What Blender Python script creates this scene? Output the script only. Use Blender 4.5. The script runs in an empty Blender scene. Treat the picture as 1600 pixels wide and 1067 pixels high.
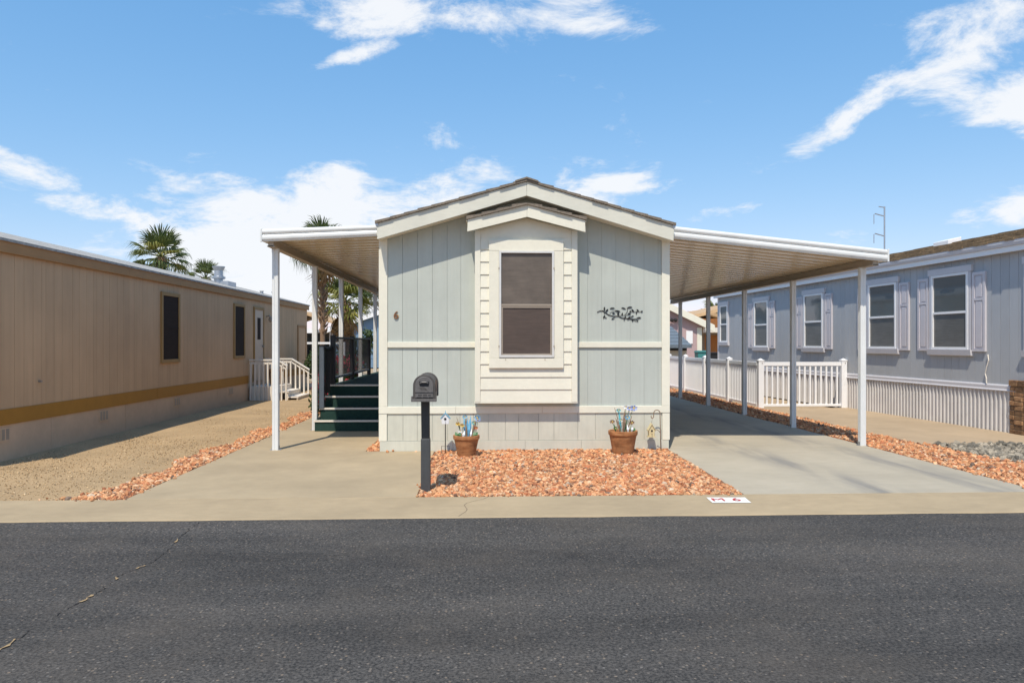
import bpy, math, random
import numpy as np
from mathutils import Matrix, Vector, Euler
random.seed(7); RNG = np.random.default_rng(11)
R = math.radians
C = bpy.context.scene.collection
SC = bpy.context.scene

# ------------------------------------------------------------------ camera
FPX, HOR, CAMH = 1155.0, 536.0, 1.52           # focal length and horizon row in photo pixels, eye height in metres
TH = math.atan(48 / FPX)
cam = bpy.data.cameras.new('camera'); cam.sensor_width = 36; cam.lens = FPX / 1600 * 36
cam.shift_y = (HOR - 533.5) / 1600; cam.clip_start = 0.05; cam.clip_end = 3000
co = bpy.data.objects.new('camera', cam); C.objects.link(co)
co.location = (0, 0, CAMH); co.rotation_euler = (R(90), 0, -TH)
SC.camera = co

def ray(u, v):
    x = (u - 800) / FPX; z = -(v - HOR) / FPX; c, s = math.cos(TH), math.sin(TH)
    return Vector((x * c + s, -x * s + c, z))
def PY(u, v, Y):                                 # pixel -> (X, Z) on the upright plane at depth Y
    d = ray(u, v); t = Y / d.y
    return d.x * t, CAMH + d.z * t

# ------------------------------------------------------------------ sky, sun, exposure
TOSUN = Vector((-0.18, -0.575, 1.0)).normalized()
elev = math.asin(TOSUN.z)
w = bpy.data.worlds.new('World'); SC.world = w; w.use_nodes = True
nt = w.node_tree; nt.nodes.clear()
def N(t, tree=None, **kw):
    n = (tree or nt).nodes.new(t)
    for k, v in kw.items(): setattr(n, k, v)
    return n
L = nt.links.new
def math_n(op, a, b=None, c=None, clamp=False):
    n = N('ShaderNodeMath', operation=op, use_clamp=clamp)
    for i, x in enumerate((a, b, c)):
        if x is None: continue
        if isinstance(x, (int, float)): n.inputs[i].default_value = x
        else: L(x, n.inputs[i])
    return n.outputs[0]
out = N('ShaderNodeOutputWorld'); bg = N('ShaderNodeBackground'); L(bg.outputs[0], out.inputs[0])
sky = N('ShaderNodeTexSky', sky_type='NISHITA', sun_disc=False)
sky.sun_elevation = elev; sky.sun_rotation = math.atan2(TOSUN.x, TOSUN.y)
sky.altitude = 300; sky.air_density = 1.0; sky.dust_density = 0.4; sky.ozone_density = 2.5
SKY = 0.12
bg.inputs['Strength'].default_value = SKY
tc = N('ShaderNodeTexCoord'); D = tc.outputs['Generated']
sep = N('ShaderNodeSeparateXYZ'); L(D, sep.inputs[0])
zz = math_n('ADD', math_n('MAXIMUM', sep.outputs[2], 0.0), 0.30)
cx = N('ShaderNodeCombineXYZ')
L(math_n('DIVIDE', sep.outputs[0], zz), cx.inputs[0]); L(math_n('DIVIDE', sep.outputs[1], zz), cx.inputs[1])
L(math_n('MULTIPLY', sep.outputs[2], 1.6), cx.inputs[2])
nz = N('ShaderNodeTexNoise'); nz.inputs['Scale'].default_value = 4.2; nz.inputs['Detail'].default_value = 9
nz.inputs['Roughness'].default_value = 0.66; nz.inputs['Distortion'].default_value = 0.35
L(cx.outputs[0], nz.inputs['Vector'])
acc = None
# cloud banks: direction, half width, half height (radians), tilt, strength
BL = [(700, 22, 200, 34, 0, 1.05), (880, 25, 130, 30, 8, .85), (550, 88, 80, 13, -22, .80), (480, 20, 30, 12, 0, .6),
      (1530, 70, 140, 60, -22, 1.0), (1335, 178, 120, 26, -33, .85), (1585, 160, 85, 50, 10, 1.05), (1455, 243, 48, 16, 4, .78), (1415, 120, 80, 22, -10, .8),
      (30, 255, 75, 30, 14, .78), (125, 318, 58, 14, 0, .72), (235, 345, 120, 26, 8, .80), (405, 320, 60, 36, 0, 1.1), (480, 400, 220, 100, 0, 1.6),
      (690, 300, 160, 34, -14, .85), (930, 285, 120, 36, 10, .72), (1105, 335, 80, 15, -14, .62), (1590, 330, 90, 28, -18, .68), (330, 440, 260, 60, 0, .8), (1180, 385, 160, 30, 0, .5)]
for (u, v, ru, rv, rot, amp) in BL:
    d = ray(u, v); k = d.length; d.normalize()
    right = Vector((d.y, -d.x, 0)).normalized(); up = right.cross(d)
    a = R(rot); ax1 = (right * math.cos(a) - up * math.sin(a)) / (ru / FPX / k); ax2 = (right * math.sin(a) + up * math.cos(a)) / (rv / FPX / k)
    sub = N('ShaderNodeVectorMath', operation='SUBTRACT'); L(D, sub.inputs[0]); sub.inputs[1].default_value = d
    ds = []
    for ax in (ax1, ax2):
        dn = N('ShaderNodeVectorMath', operation='DOT_PRODUCT'); L(sub.outputs[0], dn.inputs[0]); dn.inputs[1].default_value = ax
        ds.append(math_n('MULTIPLY', dn.outputs['Value'], dn.outputs['Value']))
    ex = math_n('EXPONENT', math_n('MULTIPLY', math_n('ADD', ds[0], ds[1]), -0.7))
    g = math_n('MULTIPLY', ex, amp)
    acc = g if acc is None else math_n('MAXIMUM', acc, g)
dens = math_n('ADD', math_n('MULTIPLY', math_n('SUBTRACT', nz.outputs['Fac'], 0.5), 3.3), acc)
dens = math_n('SUBTRACT', dens, 0.40)
mr = N('ShaderNodeMapRange', interpolation_type='SMOOTHSTEP'); L(dens, mr.inputs[0])
mr.inputs[1].default_value = 0.0; mr.inputs[2].default_value = 0.70; mr.inputs[3].default_value = 0; mr.inputs[4].default_value = 0.93
mx = N('ShaderNodeMix', data_type='RGBA'); L(mr.outputs[0], mx.inputs['Factor'])
srgb = N('ShaderNodeSeparateColor'); crgb = N('ShaderNodeCombineColor'); L(sky.outputs[0], srgb.inputs[0])
for ch, (k_, p_) in enumerate(((.150, 1.0), (.270, .62), (.455, .42))):     # flatten the clear-sky gradient a little
    L(math_n('MULTIPLY', math_n('POWER', srgb.outputs[ch], p_), k_ / SKY), crgb.inputs[ch])
L(crgb.outputs[0], mx.inputs['A'])
mx.inputs['B'].default_value = (0.95 / SKY, 0.97 / SKY, 1.0 / SKY, 1); L(mx.outputs['Result'], bg.inputs['Color'])
sl = bpy.data.lights.new('sun', 'SUN'); sl.energy = 4.5; sl.angle = R(0.55); sl.color = (1, 0.915, 0.77)
so = bpy.data.objects.new('sun', sl); C.objects.link(so); so.rotation_euler = TOSUN.to_track_quat('Z', 'Y').to_euler(); so.location = (-4, -12, 20)
vs = SC.view_settings; vs.view_transform = 'Standard'; vs.look = 'None'; vs.exposure = 0.0; vs.gamma = 1; vs.use_curve_mapping = False

# ------------------------------------------------------------------ materials
MATS = {}
def M(name, col, rough=0.7, var=0.08, scale=(6, 6, 6), bump=0.0, bscale=120, metal=0.0, rnd=0.0, stain=0.0, stain_scale=0.7, spec=0.5, col2=None, detail=6):
    if name in MATS: return MATS[name]
    m = bpy.data.materials.new(name); m.use_nodes = True; t = m.node_tree; b = t.nodes['Principled BSDF']; lk = t.links.new
    b.inputs['Roughness'].default_value = rough; b.inputs['Metallic'].default_value = metal; b.inputs['Specular IOR Level'].default_value = spec
    geo = t.nodes.new('ShaderNodeNewGeometry'); mp = t.nodes.new('ShaderNodeMapping'); mp.inputs['Scale'].default_value = scale
    lk(geo.outputs['Position'], mp.inputs[0])
    n = t.nodes.new('ShaderNodeTexNoise'); n.inputs['Scale'].default_value = 1; n.inputs['Detail'].default_value = detail; n.inputs['Roughness'].default_value = .65
    lk(mp.outputs[0], n.inputs['Vector'])
    mxn = t.nodes.new('ShaderNodeMix'); mxn.data_type = 'RGBA'
    r = t.nodes.new('ShaderNodeMapRange'); r.inputs[1].default_value = .3; r.inputs[2].default_value = .7; lk(n.outputs['Fac'], r.inputs[0]); lk(r.outputs[0], mxn.inputs['Factor'])
    c2 = col2 or tuple(min(1, x * (1 + var)) for x in col); c1 = tuple(x * (1 - var) for x in col)
    mxn.inputs['A'].default_value = (*c1, 1); mxn.inputs['B'].default_value = (*c2, 1)
    last = mxn.outputs['Result']
    def darken(fac_socket, lo, hi):
        nonlocal last
        q = t.nodes.new('ShaderNodeMapRange'); q.inputs[3].default_value = lo; q.inputs[4].default_value = hi; lk(fac_socket, q.inputs[0])
        v = t.nodes.new('ShaderNodeMix'); v.data_type = 'RGBA'; v.blend_type = 'MULTIPLY'; v.inputs['Factor'].default_value = 1
        lk(last, v.inputs['A']); lk(q.outputs[0], v.inputs['B']); last = v.outputs['Result']
    if rnd:
        oi = t.nodes.new('ShaderNodeObjectInfo'); darken(oi.outputs['Random'], 1 - rnd, 1 + rnd * .4)
    if stain:
        n2 = t.nodes.new('ShaderNodeTexNoise'); n2.inputs['Scale'].default_value = stain_scale; n2.inputs['Detail'].default_value = 5; n2.inputs['Roughness'].default_value = .6
        lk(geo.outputs['Position'], n2.inputs['Vector'])
        q = t.nodes.new('ShaderNodeMapRange'); q.inputs[1].default_value = .35; q.inputs[2].default_value = .65; lk(n2.outputs['Fac'], q.inputs[0])
        darken(q.outputs[0], 1 - stain, 1 + stain * .35)
    lk(last, b.inputs['Base Color'])
    if bump:
        n3 = t.nodes.new('ShaderNodeTexNoise'); n3.inputs['Scale'].default_value = bscale; n3.inputs['Detail'].default_value = 4; lk(geo.outputs['Position'], n3.inputs['Vector'])
        bp = t.nodes.new('ShaderNodeBump'); bp.inputs['Strength'].default_value = bump; bp.inputs['Distance'].default_value = .004; lk(n3.outputs['Fac'], bp.inputs['Height']); lk(bp.outputs[0], b.inputs['Normal'])
    MATS[name] = m; return m
def S(r, g, b):                                   # sRGB 0-255 -> linear
    return tuple((x / 255 / 12.92) if x < 10 else ((x / 255 + .055) / 1.055) ** 2.4 for x in (r, g, b))

m_sage = M('sage_siding', (.478, .510, .467), .75, .035, (22, 22, .9), .15, 200, rnd=.035, stain=.07, stain_scale=1.6)
m_cream = M('cream_trim', (.775, .745, .625), .65, .03, (14, 14, 14), .12, 150, rnd=.03, stain=.05, stain_scale=1.7)
m_pale = M('pale_fascia', (.67, .655, .565), .7, .04, (5, 30, 30), .15, 160, stain=.07, stain_scale=2)
m_skirt = M('skirt_panel', (.60, .595, .505), .75, .04, (25, 25, 3), .12, 180, rnd=.03, stain=.10, stain_scale=2.2)
m_shingle = M('asphalt_shingle', (.20, .165, .13), .95, .35, (40, 40, 40), .6, 120, rnd=.12)
m_screen = M('sun_screen', (.085, .06, .048), .55, .14, (5, 5, 45), .25, 500, stain=.15, stain_scale=2.5)
m_screen2 = M('sun_screen_upper', (.13, .105, .085), .5, .14, (5, 5, 45), .25, 500, stain=.22, stain_scale=3.0)
m_alu = M('window_aluminium', (.70, .69, .66), .4, .05, (8, 8, 8), metal=.2)
m_bronze = M('bronze_frame', (.30, .25, .20), .45, .05, (8, 8, 8))
m_white = M('white_enamel', (.74, .75, .74), .35, .02, (4, 4, 4), stain=.06, stain_scale=3)
m_pan = M('awning_pan', (.74, .61, .44), .20, .03, (3, 3, 3), stain=.05)
m_beam = M('awning_beam', (.40, .33, .25), .5, .05)
m_green = M('green_outdoor_carpet', (.012, .042, .033), .95, .25, (40, 40, 40), .5, 250)
m_black = M('black_metal', (.012, .012, .014), .42, .1)
m_newel = M('blue_grey_paint', (.09, .11, .14), .5, .08)
m_mail = M('mailbox_plastic', (.075, .066, .060), .55, .2, (30, 30, 30), .3, 250)
m_mailpost = M('mailbox_post', (.062, .066, .070), .5, .12, (20, 20, 4), stain=.15, stain_scale=3)
m_sleeve = M('mailbox_sleeve', (.040, .038, .036), .6, .15, (20, 20, 4)); m_flag = M('brown_highlight_flag', (.14, .085, .06), .7, .2)  # flag brown carries the brownish highlight of the box side
m_maildark = M('mailbox_recess', (.012, .012, .013), .5, .1)
m_mailsil = M('mailbox_plate', (.13, .12, .115), .45, .2, (40, 40, 40))
m_terra = M('terracotta', (.40, .145, .045), .88, .30, (7, 7, 30), .4, 90, stain=.38, stain_scale=7, col2=(.50, .24, .10))
m_soil = M('soil', (.10, .07, .05), .95, .3, (40, 40, 40), .6, 80)
m_tanwall = M('tan_siding', (.58, .38, .22), .8, .06, (14, 9, .6), .15, 160, rnd=.05, stain=.10, stain_scale=.7)
m_tanskirt = M('tan_skirt', (.60, .42, .28), .85, .05, (8, 8, 8), .2, 120, stain=.12, stain_scale=.8)
m_gold = M('gold_trim', (.39, .18, .020), .7, .06, (6, 6, 6), stain=.08)
m_brownfas = M('brown_fascia', (.40, .215, .085), .7, .08, (10, 3, 10), stain=.1)
m_roofgrey = M('grey_roof', (.36, .345, .32), .95, .40, (16, 10, 16), .5, 90)
m_dark = M('dark_screen', (.030, .020, .016), .8, .15, (8, 8, 30), spec=.15)
m_lframe = M('brown_gold_frame', (.34, .205, .075), .7, .06)
m_door = M('tan_door', (.60, .46, .34), .6, .04)
m_galv = M('galvanised', (.45, .47, .50), .38, .1, (12, 12, 12), metal=.75)
m_offwhite = M('offwhite_rail', (.74, .68, .60), .6, .05, (20, 20, 6))
m_lav = M('lavender_siding', (.435, .452, .475), .75, .03, (20, 20, 2), .12, 160, rnd=.05, stain=.05, stain_scale=1.0)
m_lavtrim = M('lavender_trim', (.60, .585, .61), .6, .03)
m_shut = M('shutter', (.60, .57, .60), .55, .03)
m_skirtw = M('white_skirting', (.64, .615, .60), .6, .04, (12, 12, 4), stain=.1, stain_scale=1.6)
m_vinyl = M('white_vinyl', (.84, .84, .85), .4, .015, (5, 5, 5))
m_brick = M('brick_face', (.34, .155, .075), .9, .35, (14, 14, 30), .6, 60, rnd=.5, stain=.3, stain_scale=9, col2=(.50, .30, .15))
m_mortar = M('mortar', (.30, .22, .15), .95, .15, (30, 30, 30))
m_blueh = M('blue_wall', (.155, .25, .37), .8, .04, (6, 6, 6))
m_pinkh = M('mauve_wall', (.46, .33, .33), .8, .05, (6, 6, 6))
m_tile = M('tan_tile_roof', (.50, .33, .18), .9, .2, (6, 6, 6))
m_slate = M('slate_blue_roof', (.13, .16, .19), .9, .15, (8, 8, 8))
m_beige = M('beige_wall', (.50, .44, .35), .85, .06, (6, 6, 6))
m_orange = M('orange_wood', (.50, .21, .065), .7, .15, (20, 20, 3))
m_teal = M('teal_plastic', (.05, .22, .22), .5, .08)
m_blind = M('blind', (.34, .34, .34), .6, .1, (3, 3, 60))
m_trunk = M('palm_trunk', (.24, .15, .09), .95, .35, (20, 20, 12), .8, 40)
m_bark = M('bark', (.12, .085, .06), .95, .3, (20, 20, 6), .6, 40)
m_artblack = M('black_iron', (.010, .010, .010), .5, .1)
m_stick = M('driftwood', (.22, .15, .10), .9, .3, (40, 40, 10))
m_red = M('red_paint', (.52, .035, .03), .6, .1)
m_signw = M('white_road_paint', (.80, .79, .75), .7, .06, (20, 20, 20), stain=.12, stain_scale=6)

def glass(name, col, rough=.06):
    m = bpy.data.materials.new(name); m.use_nodes = True; b = m.node_tree.nodes['Principled BSDF']
    b.inputs['Base Color'].default_value = (*col, 1); b.inputs['Roughness'].default_value = rough; b.inputs['IOR'].default_value = 1.52
    b.inputs['Transmission Weight'].default_value = 0.0; b.inputs['Specular IOR Level'].default_value = .9
    n = m.node_tree.nodes.new('ShaderNodeTexNoise'); n.inputs['Scale'].default_value = 1.7
    g = m.node_tree.nodes.new('ShaderNodeNewGeometry'); m.node_tree.links.new(g.outputs['Position'], n.inputs['Vector'])
    bp = m.node_tree.nodes.new('ShaderNodeBump'); bp.inputs['Strength'].default_value = .12; bp.inputs['Distance'].default_value = .02
    m.node_tree.links.new(n.outputs['Fac'], bp.inputs['Height']); m.node_tree.links.new(bp.outputs[0], b.inputs['Normal'])
    return m
m_glass = glass('window_glass', (.11, .125, .13))

def leafmat(name, c1, c2, trans=.25):
    m = bpy.data.materials.new(name); m.use_nodes = True; t = m.node_tree; b = t.nodes['Principled BSDF']; lk = t.links.new
    g = t.nodes.new('ShaderNodeNewGeometry'); n = t.nodes.new('ShaderNodeTexNoise'); n.inputs['Scale'].default_value = 4; lk(g.outputs['Position'], n.inputs['Vector'])
    mxx = t.nodes.new('ShaderNodeMix'); mxx.data_type = 'RGBA'; mxx.inputs['A'].default_value = (*c1, 1); mxx.inputs['B'].default_value = (*c2, 1)
    q = t.nodes.new('ShaderNodeMapRange'); q.inputs[1].default_value = .35; q.inputs[2].default_value = .65; lk(n.outputs['Fac'], q.inputs[0]); lk(q.outputs[0], mxx.inputs['Factor'])
    lk(mxx.outputs['Result'], b.inputs['Base Color']); b.inputs['Roughness'].default_value = .55
    tr = t.nodes.new('ShaderNodeBsdfTranslucent'); lk(mxx.outputs['Result'], tr.inputs['Color'])
    ms = t.nodes.new('ShaderNodeMixShader'); ms.inputs[0].default_value = trans
    lk(b.outputs[0], ms.inputs[1]); lk(tr.outputs[0], ms.inputs[2]); lk(ms.outputs[0], t.nodes['Material Output'].inputs[0])
    return m
m_frond = leafmat('palm_frond_green', (.065, .100, .028), (.14, .17, .050))
m_frondy = leafmat('palm_frond_yellow', (.16, .18, .03), (.26, .24, .05))
m_frondd = leafmat('palm_frond_dead', (.26, .15, .06), (.36, .22, .09), .1)
m_leaf = leafmat('shrub_leaf', (.035, .065, .022), (.08, .12, .035))
m_leafg = leafmat('grey_leaf', (.09, .11, .08), (.17, .18, .13))
m_flower = leafmat('red_bloom', (.42, .02, .05), (.55, .05, .09), .2)
def flat(name, c, rough=.5):
    return M(name, c, rough, .08, (30, 30, 30))
m_pblue = flat('pick_blue', (.16, .42, .62)); m_pteal = flat('pick_teal', (.10, .45, .50)); m_pyel = flat('pick_yellow', (.62, .42, .05)); m_pred = flat('pick_red', (.45, .06, .04))
m_pwhite = flat('pick_white', (.75, .76, .78)); m_plav = flat('pick_periwinkle', (.32, .40, .72)); m_pgreen = flat('pick_green', (.05, .16, .05)); m_pbrown = flat('pick_brown', (.20, .08, .03))
m_bhcream = flat('birdhouse_cream', (.62, .52, .30), .8); m_bhblue = flat('birdhouse_blue', (.16, .40, .55), .7)

# ------------------------------------------------------------------ mesh tools
class MB:
    def __init__(s): s.v = []; s.f = []
    def add(s, vs_, fs): o = len(s.v); s.v += [tuple(p) for p in vs_]; s.f += [tuple(i + o for i in f) for f in fs]; return s
    def box(s, x0, x1, y0, y1, z0, z1):
        return s.add([(x, y, z) for z in (z0, z1) for y in (y0, y1) for x in (x0, x1)],
                     [(0, 2, 3, 1), (4, 5, 7, 6), (0, 1, 5, 4), (2, 6, 7, 3), (0, 4, 6, 2), (1, 3, 7, 5)])
    def prism(s, poly, axis, a, b):              # poly: 2D points; axis 'y' -> (x,z), 'x' -> (y,z), 'z' -> (x,y)
        def P(p, t): return (p[0], t, p[1]) if axis == 'y' else (t, p[0], p[1]) if axis == 'x' else (p[0], p[1], t)
        n = len(poly)
        area = sum(poly[i][0] * poly[(i + 1) % n][1] - poly[(i + 1) % n][0] * poly[i][1] for i in range(n))
        if (area < 0) != (axis == 'y'): poly = poly[::-1]
        vs_ = [P(p, a) for p in poly] + [P(p, b) for p in poly]
        lo, hi = tuple(range(n))[::-1], tuple(range(n, 2 * n))
        return s.add(vs_, [lo, hi] + [(i, (i + 1) % n, n + (i + 1) % n, n + i) for i in range(n)])
    def tube(s, pts, rad, seg=8, caps=True):
        pts = [Vector(p) for p in pts]; rads = rad if isinstance(rad, (list, tuple)) else [rad] * len(pts)
        o = len(s.v); up = None
        for i, p in enumerate(pts):
            t = (pts[min(i + 1, len(pts) - 1)] - pts[max(i - 1, 0)]).normalized()
            if up is None: up = Vector((0, 0, 1)) if abs(t.z) < .9 else Vector((1, 0, 0))
            a = t.cross(up).normalized(); b = a.cross(t).normalized(); up = b
            for k in range(seg):
                an = 2 * math.pi * k / seg; s.v.append(tuple(p + (a * math.cos(an) + b * math.sin(an)) * rads[i]))
        for i in range(len(pts) - 1):
            for k in range(seg):
                s.f.append((o + i * seg + k, o + (i + 1) * seg + k, o + (i + 1) * seg + (k + 1) % seg, o + i * seg + (k + 1) % seg))
        if caps:
            s.f.append(tuple(o + k for k in range(seg))); s.f.append(tuple(o + (len(pts) - 1) * seg + k for k in range(seg))[::-1])
        return s
    def lathe(s, prof, seg=28, cx=0, cy=0):
        o = len(s.v); n = len(prof)
        for r, z in prof:
            for k in range(seg):
                a = 2 * math.pi * k / seg; s.v.append((cx + r * math.cos(a), cy + r * math.sin(a), z))
        for i in range(n - 1):
            for k in range(seg): s.f.append((o + i * seg + k, o + i * seg + (k + 1) % seg, o + (i + 1) * seg + (k + 1) % seg, o + (i + 1) * seg + k))
        s.f.append(tuple(o + k for k in range(seg))[::-1]); s.f.append(tuple(o + (n - 1) * seg + k for k in range(seg)))
        return s
    def xf(s, m): s.v = [tuple(m @ Vector(p)) for p in s.v]; return s
    def mesh(s, name, mat, smooth=False):
        me = bpy.data.meshes.new(name); me.from_pydata(s.v, [], s.f); me.update()
        if smooth: me.shade_smooth()
        me.materials.append(mat); return me
WM = {}                                           # world matrix of every thing
def tag(o, label=None, cat=None, group=None, kind=None):
    for k, v in (('label', label), ('category', cat), ('group', group), ('kind', kind)):
        if v: o[k] = v
    return o
def thing(name, label, cat, loc=(0, 0, 0), rz=0, group=None):
    o = bpy.data.objects.new(name, None); C.objects.link(o); o.location = loc; o.rotation_euler = (0, 0, rz); o.empty_display_size = .2
    WM[o.as_pointer()] = Matrix.Translation(loc) @ Matrix.Rotation(rz, 4, 'Z')
    return tag(o, label, cat, group)
def wm(o): return WM.get(o.as_pointer(), Matrix.Identity(4)) if o else Matrix.Identity(4)
def part(name, mb, mat, parent=None, world=True, bevel=0, smooth=False, label=None, kind=None):
    if parent is not None and world: mb.xf(wm(parent).inverted())
    o = bpy.data.objects.new(name, mb.mesh(name, mat, smooth)); C.objects.link(o); o.parent = parent
    WM[o.as_pointer()] = wm(parent)
    if bevel:
        b = o.modifiers.new('bevel', 'BEVEL'); b.width = bevel; b.segments = 2; b.limit_method = 'ANGLE'; b.angle_limit = R(40)
    return tag(o, label, kind=kind)
def piece(name, me, parent, loc, rot=(0, 0, 0), scale=(1, 1, 1), world=True, bevel=0):
    o = bpy.data.objects.new(name, me); C.objects.link(o); o.parent = parent
    o.location = wm(parent).inverted() @ Vector(loc) if (parent is not None and world) else loc
    o.rotation_euler = rot; o.scale = scale
    if bevel:
        b = o.modifiers.new('bevel', 'BEVEL'); b.width = bevel; b.segments = 1; b.limit_method = 'ANGLE'; b.angle_limit = R(40)
    return o
def struct(name, mb, mat, parent=None, kind='structure', bevel=0):
    o = part(name, mb, mat, parent, bevel=bevel)
    if parent is None: o['kind'] = kind
    return o
def text_mesh(name, body, size, depth, mat, spacing=1.0):
    cu = bpy.data.curves.new(name, 'FONT'); cu.body = body; cu.size = size; cu.extrude = depth; cu.align_x = 'CENTER'; cu.align_y = 'CENTER'; cu.space_character = spacing; cu.resolution_u = 6
    ob = bpy.data.objects.new(name, cu); C.objects.link(ob); bpy.context.view_layer.update()
    me = bpy.data.meshes.new_from_object(ob.evaluated_get(bpy.context.evaluated_depsgraph_get())); bpy.data.objects.remove(ob); bpy.data.curves.remove(cu)
    me.name = name; me.materials.clear(); me.materials.append(mat); return me

# ================================================================== GROUND
YC0, YC1 = 6.49, 7.31                             # street edge and back edge of the concrete ribbon
m_ground = M('desert_ground', (.40, .30, .19), .95, .12, (3, 3, 3), .4, 50, stain=.15, stain_scale=.15)
struct('ground', MB().add([(-900, -900, -.06), (900, -900, -.06), (900, 900, -.06), (-900, 900, -.06)], [(0, 1, 2, 3)]), m_ground)

def asphalt():
    m = bpy.data.materials.new('asphalt'); m.use_nodes = True; t = m.node_tree; b = t.nodes['Principled BSDF']; lk = t.links.new
    g = t.nodes.new('ShaderNodeNewGeometry')
    def noise(sc, det=4, rough=.6, vec=None):
        n = t.nodes.new('ShaderNodeTexNoise'); n.inputs['Scale'].default_value = sc; n.inputs['Detail'].default_value = det; n.inputs['Roughness'].default_value = rough
        lk(vec or g.outputs['Position'], n.inputs['Vector']); return n.outputs['Fac']
    def rng(s, a, b_, c, d):
        q = t.nodes.new('ShaderNodeMapRange'); q.inputs[1].default_value = a; q.inputs[2].default_value = b_; q.inputs[3].default_value = c; q.inputs[4].default_value = d; lk(s, q.inputs[0]); return q.outputs[0]
    def mix(fac, A, B, mode='MIX'):
        x = t.nodes.new('ShaderNodeMix'); x.data_type = 'RGBA'; x.blend_type = mode
        for k, s in (('Factor', fac), ('A', A), ('B', B)):
            if isinstance(s, tuple): x.inputs[k].default_value = (*s, 1)
            elif isinstance(s, (int, float)): x.inputs[k].default_value = s
            else: lk(s, x.inputs[k])
        return x.outputs['Result']
    col = mix(rng(noise(58, 4, .75), .38, .62, 0, 1), (.023, .0216, .0204), (.097, .088, .079))
    vo = t.nodes.new('ShaderNodeTexVoronoi'); vo.inputs['Scale'].default_value = 50; lk(g.outputs['Position'], vo.inputs['Vector'])
    vc = t.nodes.new('ShaderNodeSeparateColor'); lk(vo.outputs['Color'], vc.inputs[0])
    spk = t.nodes.new('ShaderNodeMath'); spk.operation = 'MULTIPLY'; lk(rng(vc.outputs[0], .84, .90, 0, 1), spk.inputs[0]); lk(rng(vo.outputs['Distance'], .42, .26, 0, 1), spk.inputs[1])
    agg = mix(vc.outputs[1], (.22, .165, .115), (.15, .142, .134))
    col = mix(spk.outputs[0], col, agg)
    mp = t.nodes.new('ShaderNodeMapping'); mp.inputs['Scale'].default_value = (.12, .6, 1); lk(g.outputs['Position'], mp.inputs[0])
    worn = rng(noise(1.8, 6, .66, mp.outputs[0]), .34, .66, .68, 1.28)
    col = mix(1.0, col, worn, 'MULTIPLY')
    dust = rng(noise(.9, 6, .68), .46, .74, 0, .42)
    col = mix(dust, col, (.115, .095, .075))
    vs2 = t.nodes.new('ShaderNodeTexVoronoi'); vs2.inputs['Scale'].default_value = 1.1; vs2.inputs['Randomness'].default_value = 1; lk(g.outputs['Position'], vs2.inputs['Vector'])
    wob = noise(9, 3); ad = t.nodes.new('ShaderNodeMath'); ad.operation = 'MULTIPLY_ADD'; lk(wob, ad.inputs[0]); ad.inputs[1].default_value = .12; lk(vs2.outputs['Distance'], ad.inputs[2])
    vc2 = t.nodes.new('ShaderNodeSeparateColor'); lk(vs2.outputs['Color'], vc2.inputs[0])
    oil = t.nodes.new('ShaderNodeMath'); oil.operation = 'MULTIPLY'; lk(rng(ad.outputs[0], .19, .09, 0, .5), oil.inputs[0]); lk(rng(vc2.outputs[0], .68, .72, 0, 1), oil.inputs[1])
    col = mix(oil.outputs[0], col, (.018, .017, .017))
    lk(col, b.inputs['Base Color']); b.inputs['Roughness'].default_value = .86; b.inputs['Specular IOR Level'].default_value = .35
    bp = t.nodes.new('ShaderNodeBump'); bp.inputs['Strength'].default_value = .55; bp.inputs['Distance'].default_value = .006; lk(noise(110, 3), bp.inputs['Height']); lk(bp.outputs[0], b.inputs['Normal'])
    return m
m_asph = asphalt()
road = MB()
xs = np.linspace(-60, 60, 241); tot = []
for i, x in enumerate(xs):
    e = YC0 + .012 * math.sin(x * 5.1) + .01 * random.uniform(-1, 1)
    tot += [(x, -4.2, -.022), (x, e, -.012)]
road.add(tot, [(2 * i, 2 * i + 2, 2 * i + 3, 2 * i + 1) for i in range(len(xs) - 1)])
road_o = struct('road', road, m_asph)
# the sinuous crack with dust filled stretches
m_crack = M('crack_dark', (.012, .010, .009), .95, .2); m_crackfill = M('crack_dust', (.33, .23, .12), .95, .25, (60, 60, 60))
cp = [(-2.408, 6.42), (-2.40, 6.2), (-2.374, 5.956), (-2.32, 5.6), (-2.292, 5.325), (-2.337, 5.132), (-2.385, 4.966), (-2.35, 4.7), (-2.376, 4.448), (-2.41, 4.13), (-2.403, 3.846), (-2.384, 3.5), (-2.45, 3.0), (-2.4, 2.0)]
fine = []
for i in range(len(cp) - 1):
    for k in range(10):
        t_ = k / 10; fine.append((cp[i][0] * (1 - t_) + cp[i + 1][0] * t_ + random.gauss(0, .008), cp[i][1] * (1 - t_) + cp[i + 1][1] * t_))
def ribbon(pts, z, wf):
    mb = MB(); v = []
    for i, (x, y) in enumerate(pts):
        w_ = wf(i); zr = -.022 + (y + 4.2) / (YC0 + 4.2) * .010; v += [(x - w_, y, zr + z), (x + w_, y, zr + z)]
    return mb.add(v, [(2 * i, 2 * i + 1, 2 * i + 3, 2 * i + 2) for i in range(len(pts) - 1)])
part('crack', ribbon(fine, .003, lambda i: random.choice((.0004, .0012, .002, .0042))), m_crack, road_o)  # dark line of the crack itself
for a, b_ in ((22, 26), (47, 52), (61, 64), (74, 80), (97, 103), (106, 112)):
    part('crack_fill', ribbon(fine[a:b_], .006, lambda i: random.uniform(.001, .011)), m_crackfill, road_o)

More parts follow.
